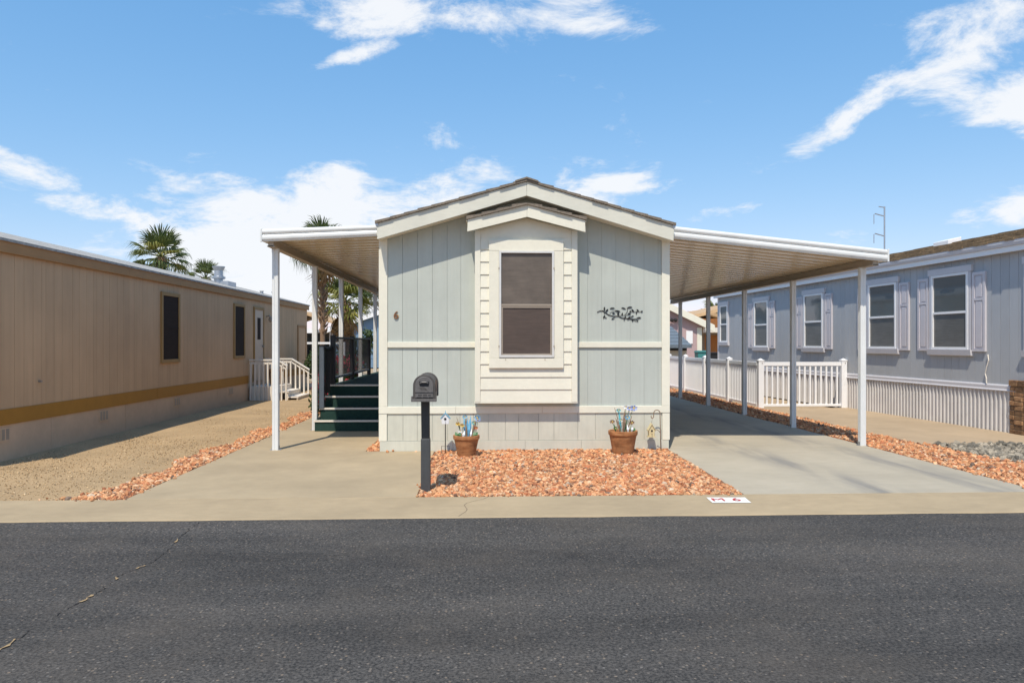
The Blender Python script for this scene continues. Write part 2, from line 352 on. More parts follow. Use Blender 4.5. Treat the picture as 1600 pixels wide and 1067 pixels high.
m_curb = M('curb_concrete', (.395, .305, .19), .9, .07, (5, 9, 5), .35, 130, stain=.12, stain_scale=1.1)
curb = MB()
segs = [(-60, -9.02), (-9.02, 9.0), (9.0, 60)]
curb_o = None
for a, b_ in segs:
    mbx = MB().prism([(YC0, -.20), (YC1, -.20), (YC1, .006), (YC0 + .02, -.004), (YC0, -.010)], 'x', a + .001, b_ - .001)
    if curb_o is None: curb_o = struct('curb', mbx, m_curb)
    else: part('curb_slab', mbx, m_curb, curb_o, bevel=.006)
m_hair = M('hairline', (.13, .10, .07), .95, .2)
cr = [(-.20 + .10 * math.sin(k * .9) * (k / 9) + .17 * k / 9, YC0 + .03 + k * .085) for k in range(10)]
part('hairline_crack', MB().add([p for (x, y) in cr for p in ((x - .0025, y, .0015 + (y - YC0) * .0122 - .004), (x + .0025, y, .0015 + (y - YC0) * .0122 - .004))], [(2 * i, 2 * i + 1, 2 * i + 3, 2 * i + 2) for i in range(9)]), m_hair, curb_o)
# the painted lot number on the ribbon
mk = part('address_marking', MB().add([(2.205, 7.165, .0085), (2.193, 6.937, .0055), (2.564, 6.922, .0055), (2.585, 7.154, .0085)], [(0, 1, 2, 3)]), m_signw, curb_o, label='white painted rectangle with red lot number M 6 on concrete ribbon')
tm = text_mesh('lettering', 'M 6', .18, .0, m_red, 1.05)
for vtx in tm.vertices:
    x, y = vtx.co.x, vtx.co.y
    vtx.co = (x, y, .0)
piece('lettering', tm, mk, (2.36, 7.045, .0115), rot=(.013, 0, -.02), scale=(1, .92, 1))

m_slab = M('patio_concrete', (.395, .31, .198), .9, .06, (4, 4, 4), .3, 140, stain=.13, stain_scale=.9)
def drivemat():
    m = M('driveway_concrete', (.42, .37, .285), .88, .05, (3, 8, 4), .25, 150, stain=.12, stain_scale=.8)
    t = m.node_tree; b = t.nodes['Principled BSDF']; lk = t.links.new; src = b.inputs['Base Color'].links[0].from_socket
    g = t.nodes.new('ShaderNodeNewGeometry'); sp = t.nodes.new('ShaderNodeSeparateXYZ'); lk(g.outputs['Position'], sp.inputs[0])
    def mm(op, a, b_=None):
        n = t.nodes.new('ShaderNodeMath'); n.operation = op
        for i, x in enumerate((a, b_)):
            if x is None: continue
            if isinstance(x, (int, float)): n.inputs[i].default_value = x
            else: lk(x, n.inputs[i])
        return n.outputs[0]
    tot_ = None
    for xc, bend in ((3.55, -.13), (4.95, -.10)):            # tyre tracks, curving towards the street
        q = mm('SUBTRACT', sp.outputs[1], 11.5)
        xx = mm('SUBTRACT', mm('SUBTRACT', sp.outputs[0], xc), mm('MULTIPLY', q, bend))
        e = mm('EXPONENT', mm('MULTIPLY', mm('MULTIPLY', xx, xx), -18.0)); tot_ = e if tot_ is None else mm('ADD', tot_, e)
    mp = t.nodes.new('ShaderNodeMapping'); mp.inputs['Scale'].default_value = (3.2, .55, 1); mp.inputs['Rotation'].default_value = (0, 0, R(-8)); lk(g.outputs['Position'], mp.inputs[0])
    n = t.nodes.new('ShaderNodeTexNoise'); n.inputs['Scale'].default_value = 1.3; n.inputs['Detail'].default_value = 6; lk(mp.outputs[0], n.inputs['Vector'])
    qq = t.nodes.new('ShaderNodeMapRange'); qq.inputs[1].default_value = .36; qq.inputs[2].default_value = .62; lk(n.outputs['Fac'], qq.inputs[0])
    fac = mm('MULTIPLY', mm('MULTIPLY', tot_, qq.outputs[0]), .80)
    x = t.nodes.new('ShaderNodeMix'); x.data_type = 'RGBA'; lk(fac, x.inputs['Factor']); lk(src, x.inputs['A']); x.inputs['B'].default_value = (.20, .19, .175, 1); lk(x.outputs['Result'], b.inputs['Base Color'])
    return m
m_drive = drivemat()
pat = struct('patio', MB().prism([(-3.46, 7.33), (-.64, 7.33), (-.66, 10.44), (-1.62, 10.44), (-1.62, 13.2), (-3.45, 13.2)], 'z', -.15, .004), m_slab, bevel=.006)
part('slab', MB().prism([(-3.45, 13.212), (-1.62, 13.212), (-1.62, 24), (-3.45, 24)], 'z', -.15, .003), m_slab, pat)
dr = struct('driveway', MB().prism([(2.64, 7.33), (5.74, 7.33), (5.68, 10.68), (2.67, 10.68)], 'z', -.15, .005), m_drive, bevel=.006)
for a, b_, x0, x1 in ((10.692, 14.2, 2.67, 5.68), (14.212, 17.7, 2.67, 5.58), (17.712, 24, 2.67, 5.48)):
    part('slab', MB().prism([(x0, a), (x1, a), (x1 - .07, b_), (x0, b_)], 'z', -.15, .004), m_drive, dr, bevel=.005)
nd = struct('neighbour_driveway', MB().prism([(6.62, 10.88), (16, 10.5), (16, 10.9), (9.0, 11.2), (8.66, 17.02), (6.50, 17.02)], 'z', -.15, .004), M('neighbour_concrete', (.42, .315, .205), .9, .06, (4, 4, 4), .3, 140, stain=.12, stain_scale=.8), bevel=.006)
m_yard = M('decomposed_granite', (.41, .285, .155), .95, .16, (60, 60, 60), .55, 150, stain=.16, stain_scale=1.1)
yard = MB(); gx = np.linspace(-14, -3.44, 60); gy = np.linspace(7.30, 30, 110)
vv = [(x, y, -.012 + .010 * math.sin(x * 2.1 + y) * math.sin(y * 1.3 + x * .7) * min(1, max(0, y - 7.4)) * min(1, max(0, -3.7 - x))) for y in gy for x in gx]
yard.add(vv, [(j * 60 + i, j * 60 + i + 1, (j + 1) * 60 + i + 1, (j + 1) * 60 + i) for j in range(109) for i in range(59)])
struct('gravel_yard', yard, m_yard)

# ---- loose stone
ICO_V = None
def ico():
    p = (1 + 5 ** .5) / 2
    v = np.array([(-1, p, 0), (1, p, 0), (-1, -p, 0), (1, -p, 0), (0, -1, p), (0, 1, p), (0, -1, -p), (0, 1, -p), (p, 0, -1), (p, 0, 1), (-p, 0, -1), (-p, 0, 1)], float) / 1.902
    f = np.array([(0, 11, 5), (0, 5, 1), (0, 1, 7), (0, 7, 10), (0, 10, 11), (1, 5, 9), (5, 11, 4), (11, 10, 2), (10, 7, 6), (7, 1, 8), (3, 9, 4), (3, 4, 2), (3, 2, 6), (3, 6, 8), (3, 8, 9), (4, 9, 5), (2, 4, 11), (6, 2, 10), (8, 6, 7), (9, 8, 1)])
    return v, f
IV, IF = ico()
def stones(name, pts, size, cols, mat, label, cat, spread=.48, zbase=0.0):
    pts = np.asarray(pts); n = len(pts)
    sz = size * np.exp(RNG.normal(0, spread, n)).clip(.45, 2.1)
    sc = np.stack([sz * RNG.uniform(.7, 1.3, n), sz * RNG.uniform(.6, 1.1, n), sz * RNG.uniform(.4, .8, n)], 1) / 2
    ang = RNG.uniform(0, 2 * np.pi, n); tilt = RNG.normal(0, .5, n); tilt2 = RNG.normal(0, .5, n)
    V = IV[None] * (1 + RNG.normal(0, .16, (n, 12, 1))) * sc[:, None, :]
    c, s = np.cos(tilt)[:, None], np.sin(tilt)[:, None]; y = V[..., 1] * c - V[..., 2] * s; z = V[..., 1] * s + V[..., 2] * c; V[..., 1], V[..., 2] = y, z
    c, s = np.cos(tilt2)[:, None], np.sin(tilt2)[:, None]; x = V[..., 0] * c - V[..., 2] * s; z = V[..., 0] * s + V[..., 2] * c; V[..., 0], V[..., 2] = x, z
    c, s = np.cos(ang)[:, None], np.sin(ang)[:, None]; x = V[..., 0] * c - V[..., 1] * s; y = V[..., 0] * s + V[..., 1] * c; V[..., 0], V[..., 1] = x, y
    V += np.concatenate([pts, np.zeros((n, 1))], 1)[:, None, :] if pts.shape[1] == 2 else pts[:, None, :]
    V[..., 2] += zbase + sc[:, 2:3] * .55
    F = (IF[None] + 12 * np.arange(n)[:, None, None]).reshape(-1, 3)
    me = bpy.data.meshes.new(name); me.vertices.add(12 * n); me.vertices.foreach_set('co', V.reshape(-1).astype(np.float32))
    me.loops.add(len(F) * 3); me.loops.foreach_set('vertex_index', F.reshape(-1).astype(np.int32)); me.polygons.add(len(F)); me.polygons.foreach_set('loop_start', (np.arange(len(F)) * 3).astype(np.int32))
    me.update(calc_edges=True); me.shade_flat()
    cols = np.asarray(cols); pick = RNG.choice(len(cols), n, p=cols[:, 3] / cols[:, 3].sum()); cc = cols[pick, :3] * np.exp(RNG.normal(0, .16, (n, 1)))
    at = me.color_attributes.new('tint', 'FLOAT_COLOR', 'POINT'); at.data.foreach_set('color', np.repeat(np.concatenate([cc, np.ones((n, 1))], 1), 12, 0).reshape(-1).astype(np.float32))
    me.materials.append(mat); o = bpy.data.objects.new(name, me); C.objects.link(o)
    return tag(o, label, cat, kind='stuff')
def stonemat(name):
    m = bpy.data.materials.new(name); m.use_nodes = True; t = m.node_tree; b = t.nodes['Principled BSDF']; lk = t.links.new
    a = t.nodes.new('ShaderNodeAttribute'); a.attribute_name = 'tint'; g = t.nodes.new('ShaderNodeNewGeometry'); n = t.nodes.new('ShaderNodeTexNoise'); n.inputs['Scale'].default_value = 70; n.inputs['Detail'].default_value = 4; lk(g.outputs['Position'], n.inputs['Vector'])
    q = t.nodes.new('ShaderNodeMapRange'); q.inputs[1].default_value = .3; q.inputs[2].default_value = .7; q.inputs[3].default_value = .72; q.inputs[4].default_value = 1.25; lk(n.outputs['Fac'], q.inputs[0])
    x = t.nodes.new('ShaderNodeMix'); x.data_type = 'RGBA'; x.blend_type = 'MULTIPLY'; x.inputs['Factor'].default_value = 1; lk(a.outputs['Color'], x.inputs['A']); lk(q.outputs[0], x.inputs['B']); lk(x.outputs['Result'], b.inputs['Base Color']); b.inputs['Roughness'].default_value = .92
    return m
m_stone = stonemat('loose_stone')
RED = [(.52, .235, .105, 5), (.58, .31, .155, 4), (.42, .155, .07, 3.2), (.62, .39, .23, 2), (.24, .115, .065, 1.6), (.52, .40, .29, .5), (.17, .12, .09, .4)]
GREY = [(.24, .21, .165, 4), (.32, .275, .21, 3), (.15, .135, .11, 3), (.40, .34, .26, .7)]
TAN = [(.44, .31, .17, 4), (.52, .39, .24, 2), (.33, .22, .12, 2.5), (.25, .18, .11, 1)]
def scatter(dens, x0, x1, y0, y1, test=None):
    n = int(dens * (x1 - x0) * (y1 - y0)); p = np.stack([RNG.uniform(x0, x1, n), RNG.uniform(y0, y1, n)], 1)
    return p if test is None else p[np.array([test(x, y) for x, y in p], bool)]
m_bed = M('bed_soil', (.36, .17, .095), .95, .3, (30, 30, 30), .6, 60)
def bed(poly): struct('gravel_bed', MB().prism(poly, 'z', -.10, -.010), m_bed)
bed([(-.638, 7.325), (2.635, 7.325), (2.665, 10.50), (-.655, 10.50)])
bed([(-1.615, 10.45), (-1.40, 10.45), (-1.40, 12.78), (-1.615, 12.78)])
bed([(-3.74, 7.32), (-3.465, 7.32), (-3.455, 21), (-3.70, 21)])
bed([(5.75, 7.325), (6.90, 7.325), (6.62, 10.87), (6.49, 17.0), (6.45, 27), (5.36, 27), (5.38, 20), (5.69, 10.6)])
P1 = np.concatenate([scatter(2500, -.62, 2.63, 7.34, 10.47), scatter(450, -.62, 2.63, 7.34, 8.6)])
stones('red_gravel', P1, .032, RED, m_stone, 'salmon red crushed stone bed under the front window', 'gravel', zbase=-.008)
stones('red_gravel', scatter(1100, -1.60, -1.43, 10.46, 12.76), .042, RED, m_stone, 'thin sliver of red stone beside the patio steps', 'gravel', zbase=-.008)
def edge_l(x, y): return x > -3.93 + .05 * y / 10 + .07 * math.sin(y * 2.3) + .05 * math.sin(y * 5.7) + abs(random.gauss(0, .04))
P3 = np.concatenate([scatter(2300, -4.05, -3.47, 7.34, 13, edge_l), scatter(1500, -4.0, -3.46, 13, 21, edge_l)])
stones('red_gravel', P3, .032, RED, m_stone, 'narrow red stone border between sandy yard and patio', 'gravel', zbase=-.008)
def in_r(x, y):
    lo = 5.76 - .022 * (y - 7.3) if y < 10.6 else 5.70 - .03 * (y - 10.6)
    hi = 6.90 - .05 * (y - 7.3) if y < 10.87 else 6.60 - .012 * (y - 10.9)
    if y < 10.87: hi += .08 * math.sin(y * 3) + random.gauss(0, .06)
    return max(lo, 5.40) + .02 < x < hi - .02
P4 = np.concatenate([scatter(1700, 5.4, 7.2, 7.34, 11, in_r), scatter(1100, 5.3, 6.7, 11, 17, in_r), scatter(350, 5.4, 6.6, 17, 26, in_r)])
stones('red_gravel', P4, .033, RED, m_stone, 'red stone strip between carport slab and neighbouring driveway', 'gravel', zbase=-.008)
m_gbed = M('grey_bed', (.30, .26, .20), .95, .2, (30, 30, 30), .6, 60)
struct('grey_gravel_bed', MB().prism([(6.905, 7.325), (20, 7.325), (20, 10.3), (6.64, 10.86)], 'z', -.10, -.011), m_gbed)
stones('grey_gravel', scatter(850, 6.72, 9.6, 8.0, 10.84, lambda x, y: x > 6.90 - .05 * (y - 7.3) + random.gauss(0, .05) and y < 10.84 - .04 * (x - 6.7)), .052, GREY, m_stone, 'grey brown crushed stone at the corner of neighbouring driveway', 'gravel', zbase=-.008)
stones('tan_pebbles', np.concatenate([scatter(700, -6.1, -3.95, 7.36, 12), scatter(250, -6.1, -3.95, 12, 18), scatter(300, -10, -6.1, 7.36, 9.9)]), .010, TAN, m_stone, 'fine tan pebbles strewn over the sandy side yard', 'gravel', spread=.5, zbase=-.012)
stones('stray_stones', np.concatenate([np.stack([RNG.uniform(-4.3, -3.4, 22), RNG.normal(7.31, .03, 22)], 1), np.stack([RNG.uniform(-.66, 2.7, 46), RNG.normal(7.31, .022, 46)], 1), np.stack([RNG.normal(-.65, .02, 26), RNG.uniform(7.4, 10.3, 26)], 1), np.stack([RNG.uniform(-1.4, -.7, 5), RNG.uniform(10.3, 10.4, 5)], 1), np.stack([RNG.normal(-3.46, .025, 46), RNG.uniform(7.4, 14, 46)], 1), np.stack([RNG.normal(5.73, .03, 30), RNG.uniform(7.4, 10, 30)], 1)]), .032, RED, m_stone, 'stray red stones kicked onto the edges of the concrete', 'gravel', zbase=.004)

# ================================================================== MAIN HOME
X0, X1, YW, YEND, XC = -1.425, 2.675, 10.465, 27.6, .625
PIT = .2885
def rl(x): return 3.745 - PIT * abs(x - XC)       # underside line of the shingles (top of the rake boards)
home = thing('mobile_home', 'pale sage green single wide home with cream trim and boxed front window', 'house', (XC, YW, 0))
H_ = home
def gable(x0, x1, z0, off=.03):
    p = [(x0, z0), (x1, z0), (x1, rl(x1) - off)]
    if x0 < XC < x1: p.append((XC, rl(XC) - off))
    return p + [(x0, rl(x0) - off)]
wall = part('wall', MB().prism(gable(X0 + .02, X1 - .02, 0), 'y', YW, YEND), m_sage, H_)
for sgn, x in ((-1, X0), (1, X1)):               # side walls: boards along the flanks
    mbs = MB().box(x - .006, x + .018, .004, .398, .6, 2.96) if sgn < 0 else MB().box(x - .018, x + .006, .004, .398, .6, 2.96)
    me = mbs.mesh('siding_board', m_sage)
    for i in range(int((YEND - YW) / .4)): piece('siding_board', me, wall, (0, YW + .1 + i * .4, 0))
    xx = (x - .02, x + .02)
    part('belly_band', MB().box(*xx, YW + .03, YEND, .528, .627), m_cream, H_)
    part('skirting', MB().box(x - .004, x + .02, YW + .03, YEND, 0, .528) if sgn < 0 else MB().box(x - .02, x + .004, YW + .03, YEND, 0, .528), m_skirt, H_)
def boards(edges, zlo, zhi, gap, mat, th=.014):
    for a, b_ in zip(edges[:-1], edges[1:]):
        a_, c_ = a + gap / 2, b_ - gap / 2
        if zhi is None: poly = gable(a_, c_, zlo, .02)
        else: poly = [(a_, zlo), (c_, zlo), (c_, zhi), (a_, zhi)]
        part('siding_board', MB().prism(poly, 'y', YW - th, YW + .002), mat, wall)
el = [-1.316, -1.108, -.898, -.688, -.480, -.289, -.06]
er = [1.30, 1.51, 1.712, 1.914, 2.120, 2.319, 2.521, 2.572]
boards(el, 1.534, None, .0045, m_sage, .009); boards(el, .627, 1.457, .0045, m_sage, .009)
boards(er, 1.534, None, .0022, m_sage, .009); boards(er, .627, 1.457, .0022, m_sage, .009)
boards([-.06, 1.30], .627, .80, .0, m_sage); boards([-.06, .3, .62, .95, 1.30], 2.9, None, .004, m_sage)
# skirting below the belly band
boards([-1.316, -1.10, -.90, -.69, -.48, -.30, -.11, .10, .34, .53, .81, 1.03, 1.37, 1.62, 2.05, 2.32, 2.572], .145, .528, .005, m_skirt, .012)
for a, b_ in zip([X0, -.4, .62, 1.42, 2.0], [-.4, .62, 1.42, 2.0, X1]):
    part('skirt_base_board', MB().box(a + .001, b_ - .001, YW - .020, YW + .004, -.01, .140), m_skirt, H_, bevel=.003)
part('belly_band', MB().box(X0 - .012, -.36, YW - .030, YW + .01, .528, .627), m_cream, H_, bevel=.004)
part('belly_band', MB().box(-.358, .86, YW - .030, YW + .01, .528, .627), m_cream, H_, bevel=.004)
part('belly_band', MB().box(.862, X1 + .012, YW - .030, YW + .01, .528, .627), m_cream, H_, bevel=.004)
part('mid_trim', MB().box(-1.314, -.088, YW - .034, YW + .004, 1.457, 1.534), m_cream, H_, bevel=.004)
part('mid_trim', MB().box(1.36, 2.570, YW - .034, YW + .004, 1.457, 1.534), m_cream, H_, bevel=.004)
for a, b_ in ((X0 - .012, -1.316), (2.572, X1 + .012)):
    m1 = (a + b_) / 2
    part('corner_trim', MB().prism([(a, .629), (b_, .629), (b_, rl(b_) - .1), (a, rl(a) - .1)], 'y', YW - .028, YW + .10), m_cream, H_, bevel=.004)
    aa, bb = (a, b_ - .008) if a < 0 else (a + .008, b_)
    part('corner_trim', MB().box(aa, bb, YW - .024, YW + .08, .142, .526), m_cream, H_, bevel=.004)

# roof: slab, courses of shingle, rake boards, soffit
YF = 10.165
RL = [X0 - .005, X1 + .005]
roof = part('roof', MB().prism([(RL[0], rl(RL[0])), (XC, 3.745), (RL[1], rl(RL[1])), (RL[1], rl(RL[1]) - .035), (XC, 3.71), (RL[0], rl(RL[0]) - .035)], 'y', YF + .025, YEND + .3), m_pale, H_)
for sgn in (-1, 1):
    xe = RL[0] if sgn < 0 else RL[1]; n = 11; wd = abs(xe - XC) / n
    for i in range(n):
        xa = xe - sgn * wd * i; xb = XC if i == n - 1 else xe - sgn * wd * (i + 1.18)
        if i == 0: xa += sgn * .018
        za, zb = rl(xa), rl(xb); t1, t0 = .036 + random.uniform(0, .008), .028
        yo = random.uniform(-.022, .0)
        part('shingle_course', MB().prism([(xa, za + .001), (xb, zb + .001), (xb, zb + t0), (xa, za + t1)], 'y', YF - .015 + yo, YEND + .32), m_shingle, roof)
cap = MB().prism([(XC - .16, rl(XC - .16) + .052), (XC, 3.802), (XC + .16, rl(XC + .16) + .052), (XC + .16, rl(XC + .16) + .030), (XC, 3.778), (XC - .16, rl(XC - .16) + .030)], 'y', YF - .04, YEND + .32)
part('ridge_cap', cap, m_shingle, roof)
part('rake_board', MB().prism([(RL[0] + .012, rl(RL[0]) - .215), (XC - .001, 3.548), (XC - .001, 3.742), (RL[0] + .002, rl(RL[0]) - .001)], 'y', YF, YF + .024), m_pale, H_, bevel=.003)
part('rake_board', MB().prism([(RL[1] - .012, rl(RL[1]) - .215), (XC + .001, 3.548), (XC + .001, 3.742), (RL[1] - .002, rl(RL[1]) - .001)], 'y', YF, YF + .024), m_pale, H_, bevel=.003)
for sgn in (-1, 1):
    xe = RL[0] if sgn < 0 else RL[1]
    part('soffit', MB().prism([(xe + .004 * -sgn, rl(xe) - .20), (XC, 3.55), (XC, 3.562), (xe + .004 * -sgn, rl(xe) - .188)], 'y', YF + .026, YW - .016), m_cream, H_)
    part('eave_fascia', MB().box(min(xe, xe - sgn * .02), max(xe, xe - sgn * .02), YF + .026, YEND + .28, rl(xe) - .16, rl(xe) - .036), m_pale, H_)
    part('drip_edge', MB().box(min(xe - sgn * .02, xe + sgn * .012), max(xe - sgn * .02, xe + sgn * .012), YF - .012, YEND + .3, rl(xe) - .034, rl(xe) + .004), m_galv, roof)

# boxed bay with lap siding and its own little gable
YB = 10.315
bx0, bx1 = PY(742, 628, YB)[0], PY(902, 628, YB)[0]; bz0 = .700
tl, tr = PY(750.5, 500, YB)[0], PY(893, 500, YB)[0]; bc = (bx0 + bx1) / 2
YK = 10.135
kl, kr = PY(730, 362, YK), PY(915, 363, YK); kp = PY(823.5, 339, YK); kt = PY(823.5, 320, YK)
sl_ = (kp[1] - kl[1]) / (kp[0] - kl[0])
def bl(x): return kp[1] - sl_ * abs(x - kp[0])   # lower edge line of the bay rake boards
bay = part('bay', MB().prism([(bx0 + .004, bz0 + .004), (bx1 - .004, bz0 + .004), (bx1 - .004, bl(bx1) + .02), (kp[0], kp[1] + .02), (bx0 + .004, bl(bx0) + .02)], 'y', YB, YW), m_cream, H_)
zs = [PY(755, v, YB)[1] for v in (628, 608.5, 589, 568.7, 549, 529, 509, 489, 469, 449, 429, 409, 390, 371)]
zs[0] = bz0
for i, z in enumerate(zs):
    z1 = zs[i + 1] + .012 if i + 1 < len(zs) else None
    xa, xb = tl + .001, tr - .001
    if z1 is None:
        zt = bl(kp[0]) + .01; poly = [(xa, z), (xb, z), (xb, bl(xb) + .01), (kp[0], zt), (xa, bl(xa) + .01)]
        part('lap_board', MB().prism(poly, 'y', YB - .012, YB + .002), m_cream, bay); continue
    mbb = MB().prism([(YB + .002, z), (YB - .020, z), (YB - .006, z1), (YB + .002, z1)], 'x', xa, xb)
    part('lap_board', mbb, m_cream, bay)
for a, b_ in ((bx0, tl), (tr, bx1)):
    part('corner_trim', MB().prism([(a, bz0 - .004), (b_, bz0 - .004), (b_, bl(b_) + .015), (a, bl(a) + .015)], 'y', YB - .026, YB + .012), m_cream, bay, bevel=.003)
part('bay_floor', MB().box(bx0 - .004, bx1 + .004, YB - .022, YW, bz0 - .018, bz0 - .001), m_cream, bay)
part('rake_board', MB().prism([kl, (kp[0] - .0008, kp[1]), (kt[0] - .0008 + kp[0] - kt[0], kt[1]), (kl[0] + .008, kl[1] + kt[1] - kp[1])], 'y', YK, YK + .022), m_cream, bay, bevel=.003)
part('rake_board', MB().prism([kr, (kp[0] + .0008, kp[1]), (kp[0] + .0008, kt[1]), (kr[0] - .008, kr[1] + kt[1] - kp[1])], 'y', YK, YK + .022), m_cream, bay, bevel=.003)
hz = kt[1] - kp[1]
for sgn in (-1, 1):
    xe = kl[0] - .012 if sgn < 0 else kr[0] + .012; ze = bl(xe) + hz
    part('bay_roof', MB().prism([(xe, ze - .02), (kp[0], kt[1] - .014), (kp[0], kt[1] - .001), (xe, ze - .002)], 'y', YK + .023, YW), m_cream, bay)
    for j in range(4):
        xa = xe - sgn * abs(kp[0] - xe) * j / 4; xb = xe - sgn * abs(kp[0] - xe) * min(1, (j + 1.15) / 4)
        za, zb = bl(xa) + hz, bl(xb) + hz
        part('shingle_course', MB().prism([(xa, za + .0005), (xb, zb + .0005), (xb, zb + .022), (xa, za + .042 + random.uniform(0, .008))], 'y', YK - .028 + random.uniform(-.012, .006), YW - .002), m_shingle, bay)
# window in the bay
win = part('window', MB().box(PY(779, 500, YB)[0], PY(866, 500, YB)[0], YB - .012, YB + .03, PY(820, 559, YB)[1], PY(820, 392, YB)[1]), m_bronze, H_)
wl, wr = PY(783, 500, YB)[0], PY(862, 500, YB)[0]; wt, wb_ = PY(820, 395, YB)[1], PY(820, 555, YB)[1]; wm_ = PY(820, 475.5, YB)[1]
yo = YB - .060
def frame(x0, x1, z0, z1, w_, ya, yb, mat, parent, name='frame', bevel=.002):
    mb = MB().box(x0, x0 + w_, ya, yb, z0, z1).box(x1 - w_, x1, ya, yb, z0, z1).box(x0 + w_, x1 - w_, ya, yb, z0, z0 + w_).box(x0 + w_, x1 - w_, ya, yb, z1 - w_, z1)
    return part(name, mb, mat, parent, bevel=bevel)
frame(wl - .030, wr + .030, wb_ - .028, wt + .020, .030, yo, YB - .012, m_alu, win)
part('upper_screen', MB().box(wl + .001, wr - .001, yo + .030, yo + .036, wm_, wt - .001), m_screen2, win)
part('meeting_rail', MB().box(wl, wr, yo + .008, yo + .034, wm_ - .030, wm_ - .001), m_bronze, win, bevel=.004)
frame(wl + .002, wr - .002, wb_ + .002, wm_ - .032, .022, yo + .012, yo + .034, m_bronze, win, 'sash_frame')
part('lower_screen', MB().box(wl + .02, wr - .02, yo + .024, yo + .030, wb_ + .02, wm_ - .05), m_screen, win)
for u, v in ((779.5, 420), (779.5, 541), (865, 420), (865, 541)):
    cx_, cz_ = PY(u, v, YB); part('screen_clip', MB().box(cx_ - .006, cx_ + .006, yo - .006, yo + .002, cz_ - .014, cz_ + .014), m_bronze, win)
ol, orr = PY(764, 570, YB)[0], PY(880, 570, YB)[0]; st, sb = PY(800, 559, YB)[1], PY(800, 575, YB)[1]; ht = PY(800, 376, YB)[1]
yt = YB - .046
part('side_casing', MB().box(ol, wl - .031, yt, YB - .004, st + .001, wt + .021), m_cream, win, bevel=.004)
part('side_casing', MB().box(wr + .031, orr, yt, YB - .004, st + .001, wt + .021), m_cream, win, bevel=.004)
part('sill_board', MB().box(ol, orr, yt - .004, YB - .004, sb, st - .001), m_cream, win, bevel=.004)
part('head_board', MB().box(ol, orr, yt - .003, YB - .004, wt + .022, ht), m_cream, win, bevel=.004)
for u in (790, 851):
    cx_, cz_ = PY(u, 561, YB); part('screen_clip', MB().box(cx_ - .003, cx_ + .003, yt - .010, yt - .003, cz_ - .016, cz_ + .006), m_bronze, win)
# house number
tm = text_mesh('house_number', '6', .15, .006, m_pbrown)
nx_, nz_ = PY(618.5, 493, YW - .03)
o = piece('house_number', tm, H_, (nx_, YW - .023, nz_), rot=(R(90), 0, 0)); o['label'] = 'brown wooden number 6 on the wall'
m_tanshadow = M('tan_edge_shadow', (.45, .33, .18), .7, .2, (30, 30, 30))
piece('number_tan_shadow', text_mesh('number_tan_shadow', '6', .155, .003, m_tanshadow), H_, (nx_ + .008, YW - .015, nz_ + .004), rot=(R(90), 0, 0))  # offset tan numeral gives the number its tan edge and painted shadow

# ================================================================== WALL ORNAMENT
orn = thing('wall_ornament', 'black metal leafy branch with bird hung on right front wall', 'wall ornament', (1.98, YW - .04, 1.93))
YO = YW - .0175
def zp(x, y): return PY(920 + x / 16, 470 + y / 16, YO)
def vine(pts, r):
    q = [zp(*p) for p in pts]; return MB().tube([(a, YO, b_) for a, b_ in q], r, 6)
part('branch', vine([(210, 278), (270, 250), (350, 245), (420, 300), (500, 350), (620, 385), (740, 380), (820, 425), (930, 435), (1060, 455), (1190, 455), (1240, 425)], .0058), m_artblack, orn)
for pts in ([(385, 160), (380, 230), (385, 300), (395, 390)], [(520, 305), (580, 265), (660, 240), (760, 262)], [(640, 385), (640, 440), (590, 448)], [(740, 370), (800, 365), (900, 360), (1000, 345)], [(900, 350), (950, 290), (970, 230), (960, 190), (1020, 160)], [(1010, 320), (1060, 270), (1150, 270), (1230, 270), (1340, 265)], [(1060, 455), (1190, 510), (1240, 480)], [(990, 470), (1050, 420), (1120, 370)]):
    part('twig', vine(pts, .0032), m_artblack, orn)
def leaf_at(x, y, ang, ln, wd):
    cx_, cz_ = zp(x, y); k = YO / FPX / 16; ln *= k; wd *= k; a = R(ang)
    ln *= .95; wd *= .82; P = []
    for t_, w_ in ((-1, 0), (-.5, .8), (0, 1), (.5, .75), (1, 0), (.5, -.75), (0, -1), (-.5, -.8)):
        dx, dz = t_ * ln / 2, w_ * wd / 2; P.append((cx_ + dx * math.cos(a) - dz * math.sin(a), cz_ + dx * math.sin(a) + dz * math.cos(a)))
    part('leaf', MB().prism(P, 'y', YO - .003, YO + .003), m_artblack, orn)
for a in ((390, 200, 85, 110, 48), (450, 245, 50, 120, 50), (585, 185, 5, 140, 42), (620, 312, 0, 80, 50), (735, 320, 85, 110, 66), (720, 255, -8, 150, 46), (835, 335, 75, 90, 44), (870, 185, -15, 130, 40), (1020, 162, 10, 150, 44), (1035, 262, 45, 60, 34), (1010, 325, 0, 90, 60), (1100, 245, -50, 110, 55), (1190, 300, 80, 80, 36), (1225, 240, -45, 90, 46), (1325, 266, 20, 60, 44), (910, 415, 70, 90, 44), (1005, 430, 48, 130, 62), (1090, 385, 25, 80, 34), (885, 475, 80, 60, 26), (1092, 485, 85, 70, 50), (1250, 425, 8, 130, 50), (1215, 500, -60, 70, 24), (385, 395, 45, 80, 48), (425, 420, 10, 60, 20), (600, 445, 10, 80, 36), (370, 420, 80, 60, 22)):
    leaf_at(*a)

